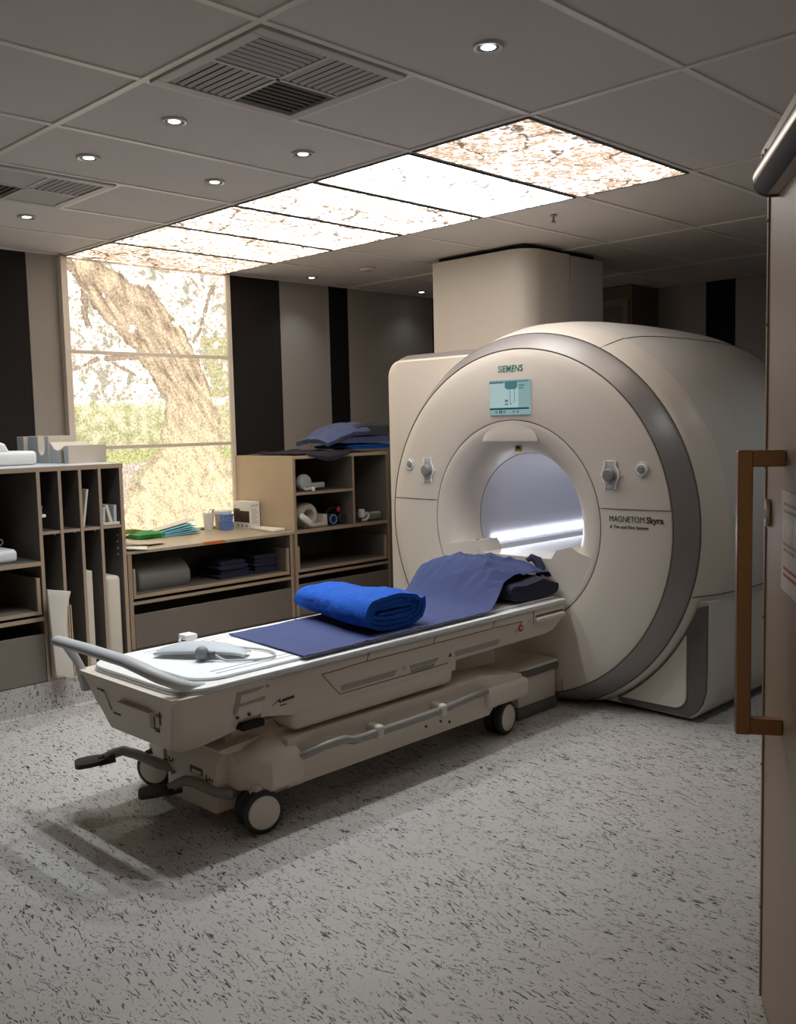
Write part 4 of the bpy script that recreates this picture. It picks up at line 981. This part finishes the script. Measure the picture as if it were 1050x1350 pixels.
t = thing('storage_tub', 'large round white tub behind the blue tub on the bench', 'tub', (1.045,3.485,ZB))
b = MB(); b.lathe([(ZB+.0005,.001),(ZB+.0005,.052),(ZB+.105,.060)], (1.045,3.485), n=32); obj('body', b, M['cream'], t)
b = MB(); b.lathe([(ZB+.104,.063),(ZB+.126,.064),(ZB+.130,.058),(ZB+.130,.001)], (1.045,3.485), n=32); obj('lid', b, M['white'], t)
for k, (z0, z1, lab) in enumerate(((ZB,ZB+.055,'lower of the two stacked blue tubs on the bench'),(ZB+.056,ZB+.112,'upper of the two stacked blue tubs on the bench'))):
    b = MB(); c = (1.005,3.385); h0, h1 = .034, .040
    R4 = lambda h, z: [Vector((c[0]+sx*h-sx*.010*(1-math.cos(a))*0+0, c[1]+sy*h, z)) for sx, sy, a in ((-1,-.8,0),(-.8,-1,0),(.8,-1,0),(1,-.8,0),(1,.8,0),(.8,1,0),(-.8,1,0),(-1,.8,0))]
    b.loft([R4(h0,z0+.0008), R4(h1-.002,z1-.010), R4(h1+.002,z1-.009), R4(h1+.002,z1-.001), R4(h1-.004,z1-.0005)], True, True)
    tag(obj('blue_tub', b, M['bluebox']), lab, 'tub', 'stacked blue tubs')
t = thing('carton', 'white cardboard carton with dark printed photo against the shelf unit', 'carton', (1.16,3.36,ZB))
b = MB(); b.box(1.12,3.27,ZB,1.208,3.46,ZB+.19, bev=.002, seg=1); bx = obj('box', b, M['white'], t)
b = MB(); b.box(1.1193,3.275,ZB+.045,1.1205,3.385,ZB+.125); b.box(1.1193,3.385,ZB+.045,1.1205,3.455,ZB+.14); obj('printed_photo', b, M['photo'], bx, 'dark printed picture')
for k in range(3):
    b = MB(); b.box(1.1192,3.30+.05*k,ZB+.012,1.1205,3.318+.05*k,ZB+.032); obj('printed_mark', b, M['mgrey'], bx)
    b = MB(); b.box(1.14+.02*k,3.2692,ZB+.158,1.15+.02*k,3.2705,ZB+.168); obj('printed_mark', b, M['mgrey'], bx)
for k in range(2):
    b = MB(); b.cyl((1.119,3.44,ZB+.158-.018*k),(1.121,3.44,ZB+.158-.018*k),.006,10); obj('printed_mark', b, M['mgrey'], bx)
for k in range(9):
    b = MB(); b.box(1.135,3.2692,ZB+.04+.012*k,1.195-.01*(k%3),3.2705,ZB+.043+.012*k); obj('text_line', b, M['mgrey'], bx)
b = MB(); b.prism([(1.122,3.262),(1.206,3.235),(1.206,2.99),(1.07,2.945)], 2, ZB+.0005, ZB+.018, bev=.004, seg=1); tag(obj('flat_packet', b, M['paper']), 'flat white packet at the right front corner of the bench top', 'packet')
# tray contents
ZTR = .4465
b = MB(); b.prism([(3.02,ZTR),(3.24,ZTR),(3.26,ZTR+.05),(3.25,ZTR+.11),(3.2,ZTR+.16),(3.12,ZTR+.17),(3.04,ZTR+.14),(3.0,ZTR+.09),(3.0,ZTR+.03)], 0, .085, .455, bev=.02, seg=3); tag(obj('roll_cushion', b, M['cushgrey']), 'thick grey roll cushion in the left of the open bench tray', 'cushion')
def folded(name, x0, x1, y0, y1, z0, th, m, label, group, seed):
    b = MB()
    def ring(u):
        y = y0+(y1-y0)*u; pts = []
        for k in range(20):
            a = 2*PI*k/20; c_, s_ = math.cos(a), math.sin(a)
            px = (x0+x1)/2+(x1-x0)/2*math.copysign(abs(c_)**.35, c_)+.006*nz3(u*3, c_, seed, 2); pz = z0+th/2+(th/2)*math.copysign(abs(s_)**.7, s_)*(1 if s_ < 0 else 1+.12*nz3(u*4, c_*2, seed, 2))
            pts.append(Vector((px, y+.006*nz3(c_, s_, seed+u, 2), pz)))
        return pts
    b.loft([ring(i/12) for i in range(13)], True, True)
    return tag(obj(name, b, m), label, 'folded cloth', group)
ordn = ['lowest','second from bottom','middle','second from top','topmost']
for k in range(5):
    folded('folded_cloth', .945+.006*(k%2), 1.142-.004*(k%3), 3.0+.008*(k%2), 3.28, ZTR+.0245*k, .0238, M['navydark'], ordn[k]+' dark folded cloth of the neat right pile in the bench tray', 'dark cloths in the right tray pile', k)
for k in range(4):
    folded('folded_cloth', .66+.02*(k%2), .925-.015*k, 3.0+.012*(k%2), 3.28, ZTR+.0285*k, .0278, M['navydark'], ['lowest','second from bottom','second from top','topmost'][k]+' dark folded cloth of the looser left pile in the bench tray', 'dark cloths in the left tray pile', k+9)

# ------------------------------------------------------------------ shelf unit contents
ZS = .9735
t = thing('paddle_coil', 'grey paddle shaped coil with flat handle on the upper shelf', 'coil', (1.43,3.02,ZS))
b = MB(); b.lathe([(2.985,.001),(2.98,.04),(2.985,.052),(3.0,.058),(3.02,.058),(3.035,.05),(3.04,.001)], (1.395,ZS+.0585), 'y', n=28); obj('head', b, M['foamgrey'], t)
b = MB(); b.box(1.44,2.99,ZS+.015,1.575,3.025,ZS+.052, bev=.006); obj('handle', b, M['foamgrey'], t)
t = thing('small_coil', 'small cable coil in front of the paddle on the upper shelf', 'coil', (1.38,2.93,ZS))
b = MB(); b.tube([(1.38+.035*math.cos(2*PI*k/20),2.935+.018*math.sin(2*PI*k/20),ZS+.016+.004*math.sin(6*PI*k/20)) for k in range(20)], .010, 8, closed=True); obj('loop', b, M['foamgrey'], t)
b = MB(); b.box(1.385,2.905,ZS+.001,1.415,2.93,ZS+.03, bev=.006); obj('plug', b, M['white'], t)
ZL = .7165
t = thing('head_coil', 'white rounded head coil with dark opening on the lower shelf', 'coil', (1.42,3.05,ZL))
b = MB(); b.box(1.36,2.97,ZL+.001,1.575,3.2,ZL+.028, bev=.006); b.box(1.535,2.97,ZL+.02,1.575,3.2,ZL+.085, bev=.008); obj('base', b, M['cream'], t)
b = MB(); n_ = 24; prof = []
for r_o, y in ((.001,3.19),(.075,3.19),(.085,3.17),(.085,3.0),(.075,2.98),(.045,2.98),(.042,3.0),(.042,3.10),(.001,3.10)): prof.append((y, r_o))
b.lathe(prof, (1.41,ZL+.088), 'y', n=32, zmin=ZL+.012); obj('shell', b, M['cream'], t)
b = MB(); b.lathe([(3.099,.040),(3.095,.001)], (1.41,ZL+.088), 'y', n=24); obj('opening', b, M['void'], t)
b = MB(); mt = Matrix.Translation((1.35,2.945,ZL+.062)) @ Matrix.Rotation(R(35),4,'Y'); b.box(-.06,-.02,-.024,.06,.02,.024, bev=.018, seg=3, mtx=mt); obj('cradle', b, M['white'], t, 'white slanted side lobe')
t = thing('headphones', 'black headphones with blue and red trim on the lower shelf', 'headphones', (1.67,3.0,ZL))
b = MB(); b.tube([(1.67-.062*math.cos(PI*k/16),3.03,ZL+.055+.062*math.sin(PI*k/16)) for k in range(17)], .010, 8); obj('headband', b, M['black'], t)
for s in (-1,1):
    b = MB(); b.lathe([(2.965,.001),(2.965,.030),(2.975,.038),(3.01,.038),(3.02,.03),(3.02,.001)], (1.67+s*.045,ZL+.041), 'y', n=24); e = obj('ear_cup', b, M['black'], t)
    b = MB(); b.tube([(1.67+s*.045+.029*math.cos(2*PI*k/24),2.966,ZL+.041+.031*math.sin(2*PI*k/24)) for k in range(24)], .006, 6, closed=True); obj('trim_ring', b, M['bluebox'] if s < 0 else M['charcoal'], e)
b = MB(); b.ball((1.695,2.99,ZL+.105), .018, 14, (1.1,.8,1.2)); obj('red_pad', b, M['red'], t, 'red pad')
t = thing('white_clamp', 'small white clamp at the left of the right hand shelf bay', 'clamp', (1.92,2.97,ZL))
b = MB(); b.box(1.876,2.94,ZL+.03,1.912,2.98,ZL+.092, bev=.008); obj('jaw', b, M['white'], t)
b = MB(); b.tube([(1.885,2.95,ZL+.012),(1.92,2.945,ZL+.012),(1.95,2.95,ZL+.03),(1.957,2.955,ZL+.05),(1.945,2.96,ZL+.06),(1.905,2.96,ZL+.045)], .011, 8); obj('arm', b, M['lgrey'], t)
t = thing('gel_pad', 'dark grey pad with pale strip in the right hand shelf bay', 'pad', (2.04,3.02,ZL))
b = MB(); b.box(1.97,2.95,ZL+.001,2.095,3.15,ZL+.05, bev=.014, seg=3); obj('pad', b, M['cushgrey'], t)
b = MB(); b.box(2.0,2.96,ZL+.0505,2.09,3.0,ZL+.062, bev=.004); obj('strip', b, M['foamgrey'], t)
# cloths on top of the shelf unit
ZC = 1.2225
b = MB()
def f(u, v):
    x = 1.235+.62*u+.05*math.sin(3*v)*(1-u)*.5; y = 3.42-.52*v-(.02 if v > .9 else 0)*0
    y = 3.40-.485*min(v,.86)/.86*1.0+.0; z = ZC+.012+.014*(.5+nz3(u*2.2,v*2.2,3,2.5))*min(1,(1-abs(2*u-1))*4)+.012*abs(nz3(u,v,8,7))
    if v > .86:
        k = (v-.86)/.14; drop = max(0, math.sin(PI*max(0,min(1,(u-.16)/.66)))); y = 2.915-.028*min(1,k*2)+.004*nz3(u,v,1,9); y = min(y, 2.915-.02*min(1,2*k)-.004); z = ZC+.010-.055*drop*k**1.3+(.004 if drop < .05 else 0)
        if drop < .05: y = 2.912
    return Vector((x, y, z))
b.slab(f, 44, 44, .006); tag(obj('dark_sheet', b, M['charcoal']), 'dark charcoal cloth spread over shelf unit top and hanging over its edge', 'cloth')
def fold_stack(mb, x0, x1, y0, y1, z0, z1, seed, amp=.010, left_round=1.0):
    n = 26
    def ring(u):
        y = y0+(y1-y0)*u; e = min(1, 8*min(u, 1-u)+.35)**.5; pts = []
        for k in range(n):
            a = 2*PI*k/n; c_, s_ = math.cos(a), math.sin(a)
            px = (x0+x1)/2+(x1-x0)/2*math.copysign(abs(c_)**.45, c_)
            pz = (z0+z1)/2+(z1-z0)/2*math.copysign(abs(s_)**.75, s_)
            if s_ > 0: pz += amp*nz3(px*1.0, y, seed, 8)*s_-(1-e)*.5*(z1-z0)*s_
            pts.append(Vector((px+amp*.5*nz3(y, pz, seed+3, 9), y+.5*amp*nz3(px, pz, seed, 9), max(z0, pz))))
        return pts
    mb.loft([ring(i/18) for i in range(19)], True, True)
b = MB(); fold_stack(b, 1.80, 2.24, 2.96, 3.36, ZC+.0245, ZC+.060, 5); tag(obj('royal_blanket', b, M['royal']), 'royal blue folded blanket under the slate blue one, on the shelf unit', 'blanket')
t = thing('slate_blanket', 'slate blue and grey folded blanket heaped on top of the shelf unit', 'blanket', (1.95,3.15,ZC+.06))
b = MB(); fold_stack(b, 1.68, 2.24, 2.97, 3.34, ZC+.068, ZC+.125, 2, .020); obj('lower_fold', b, M['slate'], t)
b = MB(); fold_stack(b, 1.86, 2.26, 2.96, 3.33, ZC+.120, ZC+.205, 9, .026); obj('upper_fold', b, M['greyfleece'], t, 'grey underside fold')
b = MB()
def flap(u, v):
    a = PI*(.04+.62*u); x = 1.575+.40*u; arch = .105+.112*math.sin(min(1,u*1.05)*PI*.52)**.8
    e = 1-.30*abs(2*v-1)**3
    return Vector((x+.015*nz3(u,v,2,3), 2.945+.36*v+.012*nz3(u,v,5,3)-.02*u*(1-v), ZC+arch*e+.016*nz3(u,v,4,3.5)+.006*nz3(u,v,9,9)))
b.slab(flap, 34, 26, .034); obj('turned_back_flap', b, M['slate'], t)

# ------------------------------------------------------------------ things on the patient table
ZM = .5698
b = MB()
def f(u, v):
    x = -.66+1.635*u+.05*v*(1-u); hump = max(0, min(1, (x-.40+.05*v)/.24)); hump = hump*hump*(3-2*hump)
    yn = .555+.060*hump; yf = 1.10+.05*hump-.03*max(0,(x-.75)/.2)
    y = yn+(yf-yn)*v+.006*nz3(x, v, 5, 6)*hump
    prof = 1-.40*max(0,(v-.55)/.45)**2.2-.34*max(0,(.5-v)*2)**2.2
    endd = 1-.20*max(0,(x-.66)/.3)-.22*max(0,(x-.88)/.09)**2
    z = ZM+.004+.190*hump*prof*endd
    w1 = abs(nz3(x*.7+y*.9, y*.9-x*.5, 2, 6)); w2 = abs(nz3(x*1.2-y*.6, x*.5+y, 11, 5)); w3 = nz3(x, y, 6, 13)
    w4 = abs(nz3(x*.35+y*1.5, y*.4-x*.25, 3, 7)); w5 = abs(nz3(x*1.1+y*.8, y*.7, 9, 9))
    w6 = abs(nz3(x*.5+y*1.2, y*.2-x*.4, 13, 12)); z += hump*(.030*(.30-w1)+.055*max(0,.20-w4)+.045*max(0,.15-w5)+.035*max(0,.13-w6)+.004*w3)
    z += (1-hump)*(.004*max(0,.25-w2)*4*.5+.0012*w3+.0012)
    for a_, c_, w_ in ((.0,.11,.010),(-.30,.09,.009),(.22,.12,.010)):   # shallow pressed creases
        z += .0045*math.exp(-((x-a_-c_*(v-.5))/w_)**2)
    if v > .95 and x > .42: z -= .05*hump*(v-.95)/.05*max(0,1-abs(x-.5)*4)
    return Vector((x, y, max(z, ZM+.0038)))
b.slab(f, 230, 72, .0035); tag(obj('navy_sheet', b, M['navy']), 'navy blue sheet laid along the patient table and over the pillow', 'sheet')
t = thing('pillow', 'dark navy pillow under the raised end of the sheet', 'pillow', (.76,.86,ZM))
b = MB(); fold_stack(b, .60, .955, .575, 1.06, ZM+.0045, ZM+.098, 4, .034); obj('cushion', b, M['navydark'], t)
b = MB(); b.tube([(.90,.65,ZM+.08),(.945,.66,ZM+.125),(.955,.69,ZM+.16),(.945,.72,ZM+.175),(.925,.73,ZM+.16)], [.012,.022,.024,.02,.012], 10, flat=.6); obj('corner', b, M['navydark'], t)
t = thing('blue_blanket', 'bright royal blue fleece blanket rolled up on the navy sheet', 'blanket', (-.12,.88,ZM))
b = MB(); turns = 3.45; na = 190
def spiral(y, inset):
    uu = (y-.60)/.56; cx = -.135+.07*uu; P = []
    A0, B0 = .178-.010*uu+.008*math.sin(6*uu), .080-.004*uu*uu+.006*math.sin(5*uu+1)
    for i in range(na+1):
        a = turns*2*PI*i/na; k = a/(2*PI); aa, bb = A0-.0205*k-inset, max(.0015, B0-.0205*k-inset)
        c_, s_ = math.cos(-a+PI*.1), math.sin(-a+PI*.1)
        pl_ = (1 if i < 62 else .35); e_ = abs(2*uu-1); wob = .009*nz3(y*1.0, c_*.3, s_*.3+7, 6)+pl_*(.004*nz3(y, c_*.35, s_*.35, 22)+.0022*nz3(y, c_*.4, s_*.4, 55)); aa -= .006*max(0,(uu-.8)/.2)**2; bb -= .010*max(0,(uu-.85)/.15)**2*(bb/.07)
        x = cx+aa*math.copysign(abs(c_)**.75, c_)+wob; z = .084-.003*uu+bb*math.copysign(abs(s_)**.85, s_)+wob*(.8 if s_ > -.5 else 0)
        P.append((x, z))
    return P
rings = []
for j in range(57):
    y = .60+.56*j/56
    o_ = spiral(y, 0); i_ = spiral(y, .0175)
    yy = lambda i: y+(.010*nz3(i*.05, j, 1, 1) if j in (0, 56) else 0)+ (.012*(i/na) if j == 0 else 0)
    rings.append([Vector((x, yy(i), ZM+.0065+max(0, z))) for i, (x, z) in enumerate(o_)]+[Vector((x, yy(i), ZM+.0065+max(.0, z))) for i, (x, z) in reversed(list(enumerate(i_)))])
t2 = bmesh.new(); V = [[t2.verts.new(p) for p in r_] for r_ in rings]; n_ = len(rings[0])
for a_, c_ in zip(V, V[1:]):
    for i in range(n_): t2.faces.new((a_[i], a_[(i+1)%n_], c_[(i+1)%n_], c_[i]))
for r_ in (V[0], V[-1]):
    for i in range(na): t2.faces.new((r_[i], r_[i+1], r_[n_-2-i], r_[n_-1-i]))
bmesh.ops.recalc_face_normals(t2, faces=t2.faces); b._take(t2)
obj('rolled_layers', b, M['royal'], t, angle=70)
t = thing('sand_pad', 'grey vinyl wedge pad on the foot of the patient table', 'pad', (-.89,.91,ZM))
b = MB()
def f(u, v):
    a = Vector((-.985,1.025,0)); d = Vector((-.80,.755,0)); ax = (d-a); l = ax.length; ax.normalize(); pr = Vector((-ax.y,ax.x,0))
    w_ = .075*(.55+.45*math.sin(PI*min(1,u*1.05+.02)))
    p = a+ax*(l*1.08*u)+pr*(w_*(2*v-1)+.02*math.sin(PI*u))
    return Vector((p.x, p.y, ZM+.006+.044*(math.sin(PI*(.03+.94*u))**.5)*(math.sin(PI*(.06+.88*v))**.6)))
b.slab(f, 22, 14, .005); obj('body', b, M['gelgrey'], t)
b = MB(); b.tube([f(i/20, .02)+Vector((0,0,.002)) for i in range(21)], .004, 6); obj('piping', b, M['lgrey'], t)
t = thing('call_bulb', 'grey squeeze call bulb with looped tube and white plug on the table', 'call bulb', (-.93,.815,ZM))
b = MB(); b.ball((-.93,.815,ZM+.0275), .0265, 20, (1,1,1)); obj('bulb', b, M['ball'], t)
b = MB(); b.cyl((-.915,.795,ZM+.026),(-.900,.775,ZM+.024),.012,12,.003); obj('collar', b, M['dgrey'], t)
def smooth(P, n=8):
    P = [Vector(p) for p in P]; out = []
    for i in range(len(P)-1):
        p0, p1, p2, p3 = P[max(i-1,0)], P[i], P[i+1], P[min(i+2,len(P)-1)]
        for k in range(n):
            s = k/n; out.append(.5*((2*p1)+(p2-p0)*s+(2*p0-5*p1+4*p2-p3)*s*s+(3*p1-p0-3*p2+p3)*s**3))
    return out+[P[-1]]
zc = ZM+.0055
b = MB(); b.tube(smooth([(-.90,.775,ZM+.022),(-.885,.74,zc),(-.86,.70,zc),(-.80,.655,zc),(-.745,.64,zc),(-.70,.68,zc),(-.69,.75,zc),(-.71,.82,zc),(-.735,.90,zc),(-.76,.98,zc),(-.80,1.06,zc),(-.825,1.12,zc),(-.80,1.165,zc),(-.775,1.175,zc+.004)]), .0045, 8); obj('tube', b, M['lgrey'], t)
b = MB(); b.box(-.79,1.135,ZM+.001,-.735,1.195,ZM+.024, bev=.006); obj('plug', b, M['white'], t)

# ------------------------------------------------------------------ world, camera, view
wd = bpy.data.worlds.new('World'); SC.world = wd; wd.use_nodes = True
bg = wd.node_tree.nodes['Background']; bg.inputs[0].default_value = (1.0,.80,.62,1); bg.inputs[1].default_value = .32
cam = bpy.data.cameras.new('Camera'); cam.sensor_fit = 'HORIZONTAL'; cam.sensor_width = 36; cam.lens = 1266.98/1050*36; cam.clip_start = .05
co = bpy.data.objects.new('Camera', cam); COL.objects.link(co)
a, t_, c_ = -.78952, 1.48048, -.02324
co.matrix_world = Matrix.Translation((-2.8747,-2.1438,1.414)) @ Matrix.Rotation(a,4,'Z') @ Matrix.Rotation(t_,4,'X') @ Matrix.Rotation(c_,4,'Z')
SC.camera = co
vs = SC.view_settings
vs.view_transform = 'Standard'; vs.look = 'None'; vs.exposure = 0; vs.gamma = 1; vs.use_curve_mapping = False
SC.cycles.max_bounces = 8; SC.cycles.sample_clamp_indirect = 4
